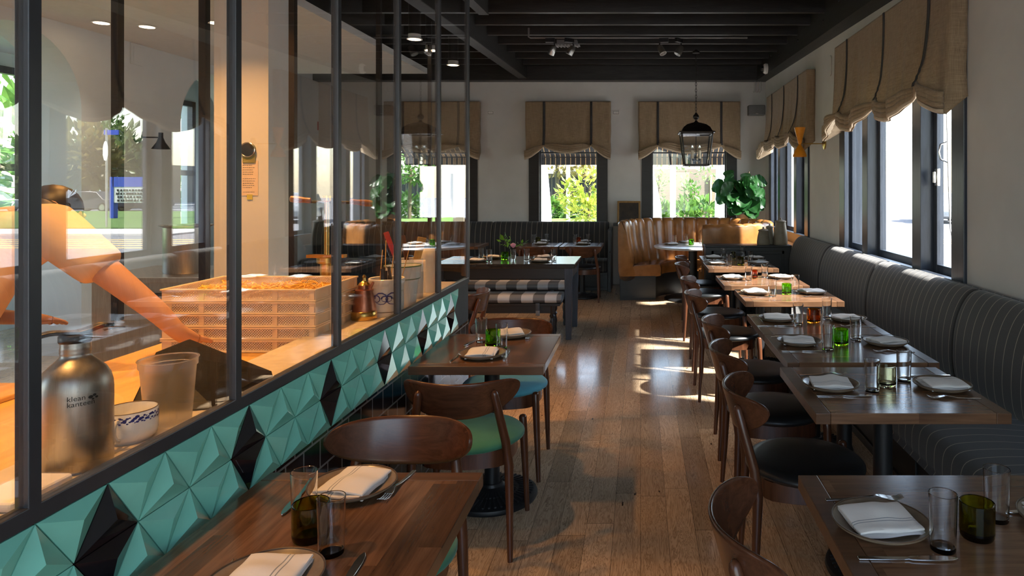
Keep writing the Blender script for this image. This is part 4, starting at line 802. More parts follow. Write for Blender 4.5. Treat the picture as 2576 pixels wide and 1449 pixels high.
# small fittings
def plate_(name, px0, px1, py0, py1, lab, cat, m, d=.012):
    a = onY(px0, py1, YB); b = onY(px1, py0, YB); mb = MB(); mb.box(a[0], b[0], YB-d, YB-.001, a[2], b[2]); q = .012; mb.box(a[0]+q, b[0]-q, YB-d-.004, YB-d, a[2]+q, b[2]-q, 1); mb.box(a[0]+q*1.4, b[0]-q*1.4, YB-d-.007, YB-d-.004, a[2]+q*1.4, b[2]-q*1.4, 0); o = solo(name, mb, [m, M['grey']], lab, cat, smooth=0, bevel=.002); return o
plate_('outlet_plate', 1226, 1243, 278, 289, 'white outlet plate high on the back wall left of the middle blind', 'outlet', M['whitep']); plate_('outlet_plate', 1541, 1559, 278, 289, 'white outlet plate high on the back wall between the two blinds', 'outlet', M['whitep'])
a = onY(1882, 290, 10.75); b = onY(1924, 265, 10.75); t = thing('wall_speaker', 'grey wall speaker in the corner above the fig plant', 'speaker'); mb = MB(); mb.box(a[0], b[0], 10.70, 10.85, a[2], b[2]); mb.build('cabinet', M['grey'], t, smooth=0, bevel=.012); mb = MB(); mb.box((a[0]+b[0])/2-.02, (a[0]+b[0])/2+.02, 10.694, 10.70, a[2]+.015, a[2]+.025); mb.build('badge', M['steel'], t, smooth=0); mb = MB(); mb.box((a[0]+b[0])/2-.05, (a[0]+b[0])/2+.05, 10.85, YB-.001, a[2]+.04, a[2]+.11); mb.build('bracket', M['black'], t, smooth=0)
mb = MB()
for px in (1899, 1907, 1913): q = onY(px, 232, YB-.012); mb.tube([(q[0], YB-.012, 3.3), (q[0], YB-.012, q[2]+.04), (q[0]-.02, YB-.012, q[2])], .014, 8)
solo('wall_conduits', mb, M['plaster'], 'three painted conduits running down the corner above the speaker', 'conduit')
cx_, cy_ = 1.85, 9.95; cz_ = onY(1920, 173, 9.95)[2]; t = thing('dome_camera', 'white dome security camera on the wall beam in the corner', 'camera', (cx_, cy_, cz_)); T = Matrix.Rotation(-PI/2, 4, 'Y'); mb = MB(); mb.lathe([(.075, 0), (.078, .03), (.065, .055), (.045, .06)], n=28, T=T); mb.build('housing', M['white'], t); mb = MB(); o = mb.lathe([(.044, .058), (.038, .085), (.02, .10), (0, .104)], n=24, T=T); mb.build('dome', M['black'], t)
py_ = 7.24; za, zb = onY(2072, 188, py_)[2], onY(2072, 143, py_)[2]; mb = MB(); c = (za+zb)/2; h = (zb-za)/2-.03
prf = [(.045*math.cos(q*PI/10), (h if q <= 10 else -h)+.045*math.sin(q*PI/10)) for q in range(20)]; mb.sweep(prf, [XR-.012, XR-.001], place=lambda x, d, z: (x, py_+d, c+z)); solo('wall_sensor', mb, M['plaster'], 'pale oval cover plate on the right wall between the blinds', 'sensor', smooth=40, bevel=.003)
# leaning picture behind the booth, framed art and fire alarm on the back wall
a, b = onY(1553, 556, 10.88), onY(1611, 505, 10.88); t = thing('leaning_picture', 'small dark oil painting in a gilt frame leaning on the wall above the booth', 'picture'); W_, H_ = b[0]-a[0], b[2]-1.0
T = Matrix.Translation((a[0], 10.84, 1.0))@Matrix.Rotation(-.18, 4, 'X')@Matrix.Scale(1, 4); q = .03; mb = MB()
for bb in ((0, q, 0, H_), (W_-q, W_, 0, H_), (q, W_-q, 0, q), (q, W_-q, H_-q, H_)): mb.box(bb[0], bb[1], -.012, .012, bb[2], bb[3], T=T)
mb.build('frame', M['gilt'], t, smooth=0, bevel=.003); mb = MB(); mb.box(q, W_-q, -.004, .008, q, H_-q, T=T); mb.build('canvas', M['oldart'], t, smooth=0)
mb = MB(); mb.box(-.43, .10, 10.72, YB-.02, .96, .998); solo('picture_shelf', mb, M['trimX'], 'dark ledge behind the booth carrying the leaning picture', 'shelf', smooth=0)
a, b = onY(741, 520, YB-.03), onY(800, 396, YB-.03); t = thing('framed_artwork', 'abstract picture in orange, black and white on the back wall, seen through glass', 'picture'); mb = MB(); q = .02
for bb in ((a[0], a[0]+q, a[2], b[2]), (b[0]-q, b[0], a[2], b[2]), (a[0], b[0], a[2], a[2]+q), (a[0], b[0], b[2]-q, b[2])): mb.box(bb[0], bb[1], YB-.035, YB-.001, bb[2], bb[3])
mb.build('frame', M['black'], t, smooth=0); mb = MB(); mb.box(a[0]+q, b[0]-q, YB-.02, YB-.001, a[2]+q, b[2]-q); mb.build('canvas', M['art'], t, smooth=0)
a, b = onY(784, 328, YB), onY(802, 306, YB); t = thing('fire_alarm', 'red fire alarm strobe on the back wall above the abstract picture', 'alarm'); mb = MB(); mb.box(a[0], b[0], YB-.045, YB-.001, a[2], b[2]); mb.build('housing', M['red'], t, smooth=0, bevel=.006); mb = MB(); mb.box(a[0]+.03, b[0]-.03, YB-.06, YB-.045, a[2]+.03, a[2]+.08); mb.build('strobe', M['white'], t, smooth=0, bevel=.004)
# fiddle-leaf fig
t = thing('fiddle_leaf_fig', 'fiddle-leaf fig with big glossy leaves in a pale pot behind the booth', 'plant', (onY(1874, 500, 10.58)[0], 10.56, .985))
mb = MB(); mb.lathe([(.10, 0), (.115, .02), (.145, .15), (.15, .16), (.15, .175), (.135, .175), (.13, .15), (0, .145)], n=32); mb.build('pot', M['jar'], t, smooth=40)
mb = MB(); mb.lathe([(.13, .150), (0, .158)], n=20); mb.build('soil', M['stem'], t)
mb = MB(); mb.tube([(0, 0, .15), (.01, .0, .4), (.03, 0, .65), (.06, 0, .83)], .012, 8); mb.tube([(.01, 0, .35), (-.1, -.03, .5), (-.22, -.05, .66)], .008, 8); mb.tube([(.0, 0, .15), (-.04, -.02, .4)], .009, 8); mb.build('trunk', M['stem'], t)
mb = MB(); rnd = random.Random(11)
def bigleaf(base, d, L, droop):
    d = Vector(d).normalized(); sd = d.cross(Vector((rnd.uniform(-.35, .35), -1, rnd.uniform(-.1, .5))))
    if sd.length < .1: sd = Vector((1, 0, 0))
    sd.normalize(); up = sd.cross(d)
    if up.y > 0: up = -up
    mb.grid(lambda u, v: tuple(Vector(base)+d*(L*u)+Vector((0, 0, -droop*L*u*u))+sd*((v-.5)*L*.92*(max(0, math.sin(PI*min(1, u*.97+.03)))**.7)*(.72+.42*u))+up*(.10*L*abs(v-.5)+.012*math.sin(u*26)*abs(v-.5)*2)), 12, 7)
for i, (px, py, dx, dz, L, fy) in enumerate(((1885, 455, -.1, 1, .19, 0), (1888, 470, .1, 1, .2, -.5), (1850, 458, -.5, .6, .24, -.5), (1846, 448, -.3, .9, .2, -.1), (1835, 468, -1, .2, .27, -.4), (1840, 480, -.9, -.5, .26, -.6), (1860, 478, -.6, -.5, .24, -.9), (1882, 472, .5, .1, .27, -.9), (1895, 470, .8, -.3, .26, -.6), (1895, 480, .9, -.7, .28, -.2), (1880, 488, -.4, -.5, .28, -1), (1890, 492, .6, -.8, .27, -.8), (1870, 495, -.9, -.6, .25, -.6), (1875, 505, -.6, -.5, .29, -.9), (1888, 510, .5, -.7, .27, -.9), (1885, 498, .2, -1, .25, -.5), (1868, 512, -.9, -.4, .24, -.5), (1897, 500, 1, -.5, .22, 0), (1880, 465, -.2, .3, .22, -1), (1862, 490, -.7, 0, .22, .5), (1895, 460, .7, .5, .2, .2), (1880, 500, 0, -.4, .26, -1), (1885, 520, .3, -.6, .2, -.8))):
    q = onY(px-8, py, 10.52); loc = Vector(q)-Vector(t.location); bigleaf(loc, (dx, fy, dz), L, .35)
for i in range(16):
    px, py = rnd.uniform(1838, 1892), rnd.uniform(450, 503); q = onY(px, py, 10.52); bigleaf(Vector(q)-Vector(t.location)+Vector((0, rnd.uniform(-.1, .1), 0)), (rnd.uniform(-1, 1)+(px-1875)/40, rnd.uniform(-.9, 0), rnd.uniform(-.9, .5)), rnd.uniform(.19, .26), .35)
mb.build('leaves', M['fig'], t, smooth=180)
# ------------------------------------------------------------------ kitchen behind the glass
LZ = SILL+.006                                     # top of the stone ledge
KZ = .90
t = thing('maple_counter', 'long maple work counter behind the stone ledge', 'counter'); mb = MB(); mb.box(-2.06, -1.372, .35, 3.55, KZ-.05, KZ); mb.build('worktop', M['maple'], t, smooth=0, bevel=.004); mb = MB(); mb.box(-2.0, -1.39, .40, 3.5, .08, KZ-.05); mb.build('cabinet', M['brushed'], t, smooth=0)
t = thing('steel_counter', 'low stainless steel counter under the stock pot', 'counter'); mb = MB(); mb.box(-4.15, -3.10, 5.05, 5.85, .86, .90); mb.build('top', M['brushed'], t, smooth=0, bevel=.004); mb = MB(); mb.box(-4.1, -3.14, 5.10, 5.8, 0, .86); mb.build('cabinet', M['brushed'], t, smooth=0); mb = MB(); mb.box(-3.8, -3.45, 5.075, 5.10, .74, .78); mb.build('handle', M['black'], t, smooth=0, bevel=.004)
mb = MB(); mb.box(-2.16, -1.98, 2.02, 2.28, KZ, KZ+.018); solo('cutting_board', mb, M['maple'], 'small wooden cutting board at the left end of the maple counter', 'cutting board', smooth=0, bevel=.005)
def base(px, py, Z=LZ): return onZ(px, py, Z)
# steel bottle
p = base(190, 1172); t = thing('steel_bottle', 'brushed steel water bottle with a black strap cap and printed logo', 'bottle', p); R = .067; H = .262
mb = MB(); mb.lathe([(R*.94, 0), (R, .006), (R, .165), (R*.985, .180), (R*.93, .196), (R*.80, .212), (R*.62, .225), (R*.48, .234), (R*.41, .240), (R*.40, .246), (R*.42, .249), (R*.40, .252), (R*.42, .255), (R*.40, .260), (R*.40, .276)], n=64); mb.build('body', M['brushed'], t, smooth=60)
mb = MB(); mb.lathe([(R*.43, .270), (R*.45, .273), (R*.45, .284), (R*.40, .288), (0, .288)], n=32); cap = mb.build('cap', M['black'], t, smooth=40)
ang = math.atan2(-p[1], -p[0]); T = Matrix.Rotation(ang+PI/2+.25, 4, 'Z'); mb = MB(); mb.grid(lambda u, v: tuple(T@Vector(((u-.5)*.135, (v-.5)*.036*(1-.5*abs(2*u-1)**2), .290+.004*math.sin(u*9)+.006*u))), 14, 5); mb.build('strap', M['black'], t, smooth=180, solid=.008)
mb = MB(); mb.tube([T@Vector((.05, 0, .287)), T@Vector((.09, 0, .287)), T@Vector((.09, .006, .287)), T@Vector((.05, .006, .287))], .0015, 6); mb.build('wire_bail', M['silver'], t)
mb = MB(); mb.box(-.5, .5, 0, 1, 0, 1) if False else None
for txt, dz, x0 in (('klean', .157, -.024), ('kanteen', .145, -.024)):
    vs, fs = text_mesh(txt, .0150); vs = [((R+.0006)*math.cos(ang+.14+(x+x0)/R), (R+.0006)*math.sin(ang+.14+(x+x0)/R), y+dz) for x, y, z in vs]; mb.add(vs, fs)
for dx, dy, rr in ((.040, .005, .0045), (.047, .008, .0035), (.051, .003, .003), (.044, .000, .0025)):
    mb.add([((R+.0006)*math.cos(ang+.14+(dx+x0+rr*math.cos(q*PI/5))/R), (R+.0006)*math.sin(ang+.14+(dx+x0+rr*math.cos(q*PI/5))/R), (.155+dy)+rr*.8*math.sin(q*PI/5)) for q in range(10)], [tuple(range(10))])
mb.build('printed_logo', M['ink'], t, smooth=0)
# cup
p = base(326, 1104); t = thing('cup', 'white cup with a cobalt floral band and thin brown rim', 'cup', p); r, h = .058, .074; mb = MB()
mb.lathe([(0, .004), (r*.80, .0), (r*.83, .004), (r*.95, .010), (r*.99, .022), (r, h-.001), (r-.001, h), (r-.003, h-.001), (r*.95, .022), (r*.85, .012), (0, .010)], n=48); mb.build('bowl', M['white'], t, smooth=60)
mb = MB(); mb.tube([((r-.0015)*math.cos(2*PI*i/48), (r-.0015)*math.sin(2*PI*i/48), h) for i in range(48)], .0013, 6, close=True); mb.build('rim_line', M['plated'], t, smooth=180)
rnd = random.Random(3); mb = MB()
for i in range(150):
    a = 2*PI*i/75; zz = h-.011-.008*(i >= 75)+.003*math.sin(i*1.9); rr = .0031*rnd.uniform(.4, 1.15); q0 = r*.998+.0004; mb.add([(q0*math.cos(a+rr*math.cos(q*PI/4)*1.4/r), q0*math.sin(a+rr*math.cos(q*PI/4)*1.4/r), zz+rr*math.sin(q*PI/4)) for q in range(8)], [tuple(range(8))])
mb.build('floral_band', M['cobalt'], t, smooth=0)
ang = math.atan2(-p[1], -p[0])-.38; mb = MB(); mb.tube([(math.cos(ang)*(r*.93+d), math.sin(ang)*(r*.93+d), z) for d, z in ((0, .060), (.014, .062), (.023, .050), (.022, .032), (.012, .018), (0, .014))], .004, 8, flat=1.3); mb.build('handle', M['white'], t)
# deli container
p = base(424, 1062); t = thing('plastic_tub', 'empty frosted plastic tub beside the cup', 'container', p); mb = MB(); r, h = .067, .165
mb.lathe([(0, .002), (r*.74, 0), (r*.76, .003), (r*.92, h*.86), (r*.93, h*.88), (r*.97, h*.885), (r*.98, h-.003), (r*1.02, h-.001), (r*1.02, h), (r*.96, h), (r*.90, h*.86), (r*.745, .004), (0, .003)], n=48); mb.build('tub', M['deli'], t, smooth=50, weld=True)
# black wrapped slab
A_ = [Vector(onZ(683, 950, LZ)), Vector(onZ(500, 1030, LZ)), Vector((-1.40, 1.93, LZ+.0)), Vector((-1.44, 2.30, LZ))]
mb = MB(); b4 = [(-1.155, 2.155, LZ+.001), (-1.16, 1.86, LZ+.001), (-1.36, 1.80, LZ+.001), (-1.47, 2.1, LZ+.001)]; t4 = [onY(685, 932, 2.17), onY(592, 985, 1.98), onY(391, 884, 2.02), onY(476, 851, 2.28)]
mb.hexa(b4, t4); o = solo('black_case', mb, M['black'], 'black shiny wrapped case lying on the ledge behind the plastic tub', 'case', smooth=0, bevel=.006); o.data.materials[0] = plain('black_wrap', (.004, .004, .005), .5, bump=.5, scale=5, spec=.12)
mb = MB(); q = base(150, 1205); mb.box(-.05, .05, -.07, .07, 0, .02); solo('white_tray', mb, M['whitep'], 'flat white plastic lid in front of the steel bottle', 'lid', loc=(-1.215, 1.335, LZ), smooth=0, bevel=.008, seg=3)
mb = MB(); mb.lathe([(.016, 0), (.016, .010), (.010, .012), (.010, .002)], n=12); solo('steel_nut', mb, M['silver'], 'small steel ring nut by the foot of the bottle', 'nut', loc=(*base(238, 1176)[:2], LZ))
# pasta trays
def hole_mat():
    m, nt, b = new_mat('perforated_plastic'); g = NT(nt); x, y, z = g.sep(g.obj()); s = .0105
    u = g.m('ADD', x, y); a = g.m('FRACT', g.m('DIVIDE', g.m('ADD', u, z), s)); c = g.m('FRACT', g.m('DIVIDE', g.m('SUBTRACT', u, z), s))
    hole = g.m('MULTIPLY', g.m('LESS_THAN', g.m('ABSOLUTE', g.m('SUBTRACT', a, .5)), .27), g.m('LESS_THAN', g.m('ABSOLUTE', g.m('SUBTRACT', c, .5)), .27))
    band = g.m('LESS_THAN', g.m('ABSOLUTE', g.m('SUBTRACT', z, .026)), .0165); hole = g.m('MULTIPLY', hole, band)
    pset(b, col=(.70, .60, .46), rough=.5); tr = g.n('ShaderNodeBsdfTransparent'); mx = g.n('ShaderNodeMixShader'); g.l(hole, mx.inputs[0]); g.l(b.outputs[0], mx.inputs[1]); g.l(tr.outputs[0], mx.inputs[2]); g.l(mx.outputs[0], nt.nodes['Material Output'].inputs[0]); return m
M['hole'] = hole_mat()
TXa, TYa, TW, TD, TT = -1.935, 2.765, .615, .405, .0515
def make_tray():
    t = thing('pasta_tray', 'x', 'tray'); mb = MB(); e = .003
    mb.box(0, TW, 0, e, .004, TT-.004); mb.box(0, TW, TD-e, TD, .004, TT-.004); mb.box(0, e, e, TD-e, .004, TT-.004); mb.box(TW-e, TW, e, TD-e, .004, TT-.004); mb.build('perforated_wall', M['hole'], t, smooth=0)
    mb = MB(); mb.box(.002, TW-.002, .002, TD-.002, .002, .006); mb.build('floor_panel', M['tray'], t, smooth=0)
    mb = MB(); q = .008
    for z0, z1 in ((0, .006), (TT-.008, TT-.001)): mb.box(-q, TW+q, -q, .002, z0, z1); mb.box(-q, TW+q, TD-.002, TD+q, z0, z1); mb.box(-q, .002, .002, TD-.002, z0, z1); mb.box(TW-.002, TW+q, .002, TD-.002, z0, z1)
    mb.build('rim', M['tray'], t, smooth=0, bevel=.002)
    mb = MB()
    for i in range(5): x = i*(TW-.02)/4; mb.box(x, x+.02+(.018 if i in (0, 4) else 0)*(1 if i == 0 else 0), -.004, 0, .006, TT-.008); mb.box(x, x+.02, TD, TD+.004, .006, TT-.008)
    for i in range(4): y = i*(TD-.02)/3; mb.box(-.004, 0, y, y+.02, .006, TT-.008); mb.box(TW, TW+.004, y, y+.02, .006, TT-.008)
    mb.build('ribs', M['tray'], t, smooth=0); return t
for i, l in enumerate(('bottom pasta tray of the stack on the maple counter', 'second pasta tray from the bottom of the stack', 'middle pasta tray of the stack', 'second pasta tray from the top of the stack', 'top pasta tray of the stack, full of yellow pasta')):
    place('tray', make_tray, (TXa, TYa, KZ+.001+i*TT), 0, l, 'stacked perforated pasta trays')
rnd = random.Random(9); mb = MB()
for i in range(150):
    cx, cyy = TXa+rnd.uniform(.06, TW-.06), TYa+rnd.uniform(.05, TD-.05); r = rnd.uniform(.018, .034); ph, z0 = rnd.uniform(0, 6), KZ+4*TT+.012+rnd.uniform(0, .024)
    mb.tube([(cx+r*math.cos(ph+q*.8), cyy+r*math.sin(ph+q*.8), z0+.006*math.sin(q*1.7+ph)) for q in range(8)], .0032, 5)
o = solo('fresh_pasta', mb, plain('egg_pasta', (.72, .42, .06), .55), 'yellow fresh pasta filling the top tray', 'pasta'); o['kind'] = 'stuff'
# copper oil can
p = base(916, 803); t = thing('copper_pitcher', 'copper and brass oil pitcher on the ledge beside the crock', 'pitcher', p); mb = MB(); mb.lathe([(.055, 0), (.058, .004), (.056, .035), (.052, .04)], n=32); mb.build('foot', M['brass'], t, smooth=50); mb = MB(); mb.lathe([(.052, .038), (.052, .05), (.038, .125), (.039, .130)], n=32); mb.build('body', M['copper'], t, smooth=40)
mb = MB(); mb.lathe([(.041, .128), (.041, .136), (.026, .140), (.026, .158), (.024, .160)], n=32); mb.build('neck', M['copper'], t, smooth=40); mb = MB(); mb.lathe([(.027, .158), (.02, .168), (.008, .176), (.006, .19), (.009, .195), (.005, .203), (0, .205)], n=24); mb.build('lid', M['brass'], t)
mb = MB(); mb.tube([(-.03, -.012, .128), (-.075, -.03, .128)], .004, 8); mb.tube([(-.074, -.03, .155), (-.075, -.03, .03)], .008, 8); mb.build('handle', M['brass'], t); mb = MB(); mb.tube([(.026, .0, .14), (.042, .0, .17)], [.008, .006], 8); mb.build('spout', M['copper'], t)
# crock, bucket, jug
p = base(973, 791); t = thing('stoneware_crock', 'cream crock with cobalt scroll decoration holding utensils', 'crock', p); R = .078; h = .175; mb = MB(); mb.lathe([(0, .004), (R*.95, 0), (R, .008), (R, h-.028), (R*1.06, h-.022), (R*1.06, h-.002), (R*1.03, h), (R*.95, h-.002), (R*.93, .01), (0, .008)], n=40); mb.build('crock', M['white'], t, smooth=45)
ang = math.atan2(-p[1], -p[0]); mb = MB()
for s in (-1, 1):
    for cc, rr, n in ((.34, .030, 1.0), (.62, .018, 1.2), (.12, .014, 1.1)): mb.tube([((R+.001)*math.cos(ang+s*(cc+rr/R*math.cos(q*.6))), (R+.001)*math.sin(ang+s*(cc+rr/R*math.cos(q*.6))), .085+rr*(1-q*.02)*math.sin(q*.6)) for q in range(11)], [.004-.0003*q for q in range(11)], 6)
mb.build('cobalt_scroll', M['cobalt'], t); mb = MB(); mb.tube([((R+.0005)*math.cos(2*PI*i/40), (R+.0005)*math.sin(2*PI*i/40), .022) for i in range(40)], .0015, 6, close=True); mb.build('rust_line', M['plated'], t)
rnd = random.Random(2)
def sticks(name, label, cat, ctr, n, m, L, rr, lean, zb):
    for i in range(n):
        a = rnd.uniform(0, 6.28); d = rnd.uniform(.0, .05); e = Vector((rnd.uniform(-.5, .5), rnd.uniform(-.5, .5), 0))*lean; b = Vector((ctr[0]+d*math.cos(a), ctr[1]+d*math.sin(a), zb)); l_ = L*rnd.uniform(.85, 1.1)
        mb = MB(); mb.tube([b, b+(e+Vector((0, 0, 1)))*l_], rr, 6); solo(name, mb, m, label, cat, label.split(' in ')[0]+'s')
sticks('piping_tip', 'dark metal utensil handle in the cobalt decorated crock', 'utensil', p, 6, M['bronze'], .20, .007, .25, LZ+.02)
sticks('skewer', 'thin wooden skewer in the cobalt decorated crock', 'skewer', p, 5, M['maple'], .30, .0022, .7, LZ+.02)
p = base(1000, 775); p = (p[0], 3.50, LZ); t = thing('enamel_bucket', 'white enamel bucket with a green rim line on the ledge', 'bucket', p); R = .085; h = .205; mb = MB(); mb.lathe([(0, .004), (R*.74, 0), (R*.76, .006), (R*.92, h*.66), (R*1.0, h*.68), (R*1.05, h-.002), (R*1.06, h), (R*1.02, h), (R*.9, h*.66), (R*.72, .008), (0, .006)], n=40); mb.build('bucket', M['white'], t, smooth=45)
mb = MB(); mb.tube([(R*1.06*math.cos(2*PI*i/40), R*1.06*math.sin(2*PI*i/40), h) for i in range(40)], .003, 6, close=True); mb.tube([(R*1.0*math.cos(2*PI*i/40), R*1.0*math.sin(2*PI*i/40), h*.685) for i in range(40)], .002, 6, close=True); mb.build('green_line', plain('green_enamel', (.03, .12, .05), .3), t)
p = (-1.265, 3.74, LZ); t = thing('white_jug', 'tall white ceramic jug standing on the ledge behind the bucket', 'jug', p); R = .072; h = .215; mb = MB(); mb.lathe([(0, .004), (R*.98, 0), (R, .006), (R*1.02, h*.5), (R, h-.002), (R*.98, h), (R*.93, h-.002), (R*.94, .01), (0, .008)], n=40); mb.build('jug', M['white'], t, smooth=45)
for i, (a, b, m, wd, l) in enumerate(((( -.02, 0, .02), (-.19, .02, .47), 'glassy', .045, 'long clear acrylic ruler leaning in the jug'), ((0, 0, .02), (-.13, 0, .36), 'red', .03, 'red handled scraper leaning in the jug'), ((-.01, .01, .02), (.06, .03, .33), 'maple', .05, 'flat wooden paddle leaning in the jug'), ((.02, 0, .02), (-.05, .03, .34), 'chairx', .03, 'dark wooden spoon leaning in the jug'))):
    A, B = Vector(p)+Vector(a), Vector(p)+Vector(b); d = (B-A).normalized(); sd = d.cross(Vector((.6, -.8, 0))).normalized(); nm = d.cross(sd); mb = MB(); q = .003; w2 = wd/2
    mb.hexa([A-sd*w2*.5-nm*q, A+sd*w2*.5-nm*q, A+sd*w2*.5+nm*q, A-sd*w2*.5+nm*q], [B-sd*w2-nm*q, B+sd*w2-nm*q, B+sd*w2+nm*q, B-sd*w2+nm*q]); solo(('acrylic_ruler', 'scraper', 'wooden_paddle', 'wooden_spoon')[i], mb, M['pane'] if m == 'glassy' else M[m], l, 'utensil', 'utensils in the white jug', smooth=0, bevel=.002)
p = (-1.22, 3.96, LZ); mb = MB(); rnd = random.Random(6); ph = [rnd.uniform(0, 6) for _ in range(4)]
mb.lathe([(0, 0), (.07, 0)]+[(.072+.006*math.sin(j*1.1), .03+.03*j) for j in range(7)]+[(.06, .235), (.045, .25), (0, .252)], n=26, sq=.35); o = 0
mb.v = [(x*(1+.10*math.sin(z*40+ph[0]+y*50))*.75, y*(1+.10*math.sin(z*33+ph[1]+x*60))*.6, z) for x, y, z in mb.v]; t = thing('plastic_bag', 'white plastic bag with orange print at the end of the ledge', 'bag', p); mb.build('bag', M['whitep'], t, smooth=50)
mb = MB()
for zc, s in ((.07, 1), (.165, -1)): mb.tube([(.050+.004*abs(math.sin(q)), -.030+.012*s*math.cos(q*.7), zc+.045*math.cos(q*.35)) for q in range(8)], .009, 6)
mb.build('orange_print', plain('orange_print', (.85, .18, .02), .5), t)
# brass pasta press
px_, py_ = (822-CX)*3.30/F, 3.30; t = thing('pasta_press', 'brass hand press with a long wooden-handled crossbar', 'press', (px_, py_, KZ)); mb = MB(); mb.lathe([(.06, 0), (.06, .02), (.03, .03), (.03, .30), (.045, .305), (.045, .33)], n=24); mb.lathe([(.012, .33), (.012, .60), (.02, .605), (.02, .63)], n=16); mb.box(-.09, .09, -.02, .02, .33, .345); mb.build('brass_column', M['brass'], t, smooth=40)
mb = MB(); mb.tube([(-.10, 0, .60), (.12, .06, .594)], .007, 8); mb.build('crossbar', M['bronze'], t)
for A, B in (((-.075, 0, .605), (-.165, -.03, .615)), ((.09, .05, .60), (.19, .09, .588))):
    A, B = Vector(A), Vector(B); mb = MB(); mb.tube([A+(B-A)*f for f in (0, .05, .3, .7, .95, 1)], [.008, .014, .013, .017, .015, .005], 12); mb.build('wooden_handle', wood('handle_wood', (.16, .06, .025), (.28, .12, .05), 'X', .35), t)
# stock pot
p = onZ(470, 684, .90); t = thing('stock_pot', 'tall stainless stock pot on the steel counter', 'pot', p); mb = MB(); mb.lathe([(0, 0), (.155, 0), (.16, .01), (.16, .355), (.185, .368), (.187, .374), (.158, .372), (.152, .02), (0, .015)], n=48); mb.build('pot', M['brushed'], t, smooth=40)
# pillar notes
t = thing('thermostat', 'round dark thermostat on a square plate on the pillar', 'thermostat'); c = onY(627, 377, 4.77); mb = MB(); mb.lathe([(.048, 0), (.048, .022), (.042, .026), (0, .027)], n=36, T=Matrix.Translation((c[0], 4.77, c[2]))@Matrix.Rotation(PI/2, 4, 'X')); mb.build('dial', M['black'], t, smooth=40); mb = MB(); mb.tube([(c[0]+.049*math.cos(2*PI*i/36), 4.748, c[2]+.049*math.sin(2*PI*i/36)) for i in range(36)], .004, 6, close=True); mb.build('bezel', M['silver'], t); c2 = onY(628, 398, 4.77); mb = MB(); mb.box(c2[0]-.045, c2[0]+.045, 4.757, 4.769, c2[2]-.035, c2[2]+.03); mb.build('wall_plate', plain('olive_plate', (.28, .26, .03), .5), t, smooth=0, bevel=.008)
a, b = onY(608, 492, 4.766), onY(649, 404, 4.766); t = thing('paper_note', 'handwritten prep list taped to the pillar', 'note'); mb = MB(); mb.box(a[0], b[0], 4.766, 4.768, a[2], b[2]); mb.build('sheet', M['paper'], t, smooth=0); mb = MB(); rnd = random.Random(1)
for i in range(13):
    z = b[2]-.035-i*.0155
    if i in (5, 11): continue
    x = a[0]+.008
    while x < b[0]-.02-rnd.uniform(0, .03): l_ = rnd.uniform(.006, .014); mb.box(x, x+l_, 4.7652, 4.766, z, z+.003); x += l_+.004
mb.build('handwriting', M['ink'], t, smooth=0); a, b = onY(621, 502, 4.764), onY(635, 489, 4.764); mb = MB(); mb.box(a[0], b[0], 4.764, 4.7655, a[2], b[2]); solo('sticky_note', mb, M['yellow'], 'small yellow sticky note under the prep list', 'note', smooth=0)
# arch wall fittings
def onX(px, py, X): Y = F*X/(px-CX); return (X, Y, CH-(py-CY)*Y/F)
a, b = onX(327, 160, AW), onX(358, 115, AW); mb = MB(); mb.box(AW, AW+.014, a[1], b[1], a[2], b[2]); mb.box(AW+.014, AW+.02, a[1]+.03, b[1]-.03, a[2]+.03, b[2]-.03); solo('wall_panel', mb, M['cream'], 'square speaker cover on the cream wall between the arches', 'speaker cover', smooth=0, bevel=.012)
c = onX(345, 345, AW); t = thing('black_sconce', 'black cone wall sconce on an arm between the arches', 'wall light', c); mb = MB(); mb.lathe([(.06, 0), (.06, .012), (0, .014)], n=24, T=Matrix.Rotation(PI/2, 4, 'Y')); mb.build('wall_plate', M['bronze'], t); mb = MB(); mb.tube([(.01, 0, 0), (.20, .05, 0)], .007, 8); mb.build('arm', M['bronze'], t); mb = MB(); mb.lathe([(.022, .05), (.022, .0), (.04, -.05), (.085, -.12), (.082, -.12), (.03, -.04)], (.21, .05, 0), 24); mb.build('shade', M['bronze'], t)
# ceiling downlights
warm = (1.0, .47, .13); glow = glow_mat('lamp_glow', (1, .72, .45), 9)
def make_down():
    t = thing('downlight', 'x', 'ceiling light'); mb = MB(); mb.lathe([(.075, 0), (.075, .006), (.058, .006), (.058, 0)], n=28); mb.lathe([(.062, .004), (.062, .05), (.058, .05), (.058, .004)], n=28); mb.build('trim_ring', M['white'], t, smooth=40); mb = MB(); mb.lathe([(0, -.0015), (.060, -.001)], n=28); mb.build('lens', glow, t, smooth=0); return t
for px, py, l in ((255, 57, 'glowing downlight in the pale kitchen ceiling, left of the thin post'), (370, 67, 'glowing downlight in the pale kitchen ceiling, right of the thin post'), (543, 57, 'glowing downlight in the pale kitchen ceiling, near the second steel mullion'), (1043, 98, 'glowing downlight under the dark joists, first of the far three'), (1085, 126, 'glowing downlight under the dark joists, middle of the far three'), (1140, 163, 'glowing downlight under the dark joists, last of the far three')):
    q = onZ(px, py, 3.045); place('down', make_down, (q[0], q[1], 3.040), 0, l, 'recessed downlights')
    if px > 1000: mb = MB(); mb.lathe([(.06, 3.09), (.06, jz(q[1])+.1)], (q[0], q[1], 0), 20); solo('downlight_can', mb, M['bronze'], l.replace('glowing downlight', 'dark can above the downlight'), 'light fitting', 'downlight cans')
def lamp(name, loc, e, size=.12, col=warm, spread=95):
    L = bpy.data.lights.new(name, 'AREA'); L.shape = 'DISK'; L.size = size; L.energy = e; L.color = col; L.spread = math.radians(spread); o = bpy.data.objects.new(name, L); COL.objects.link(o); o.location = loc; return o
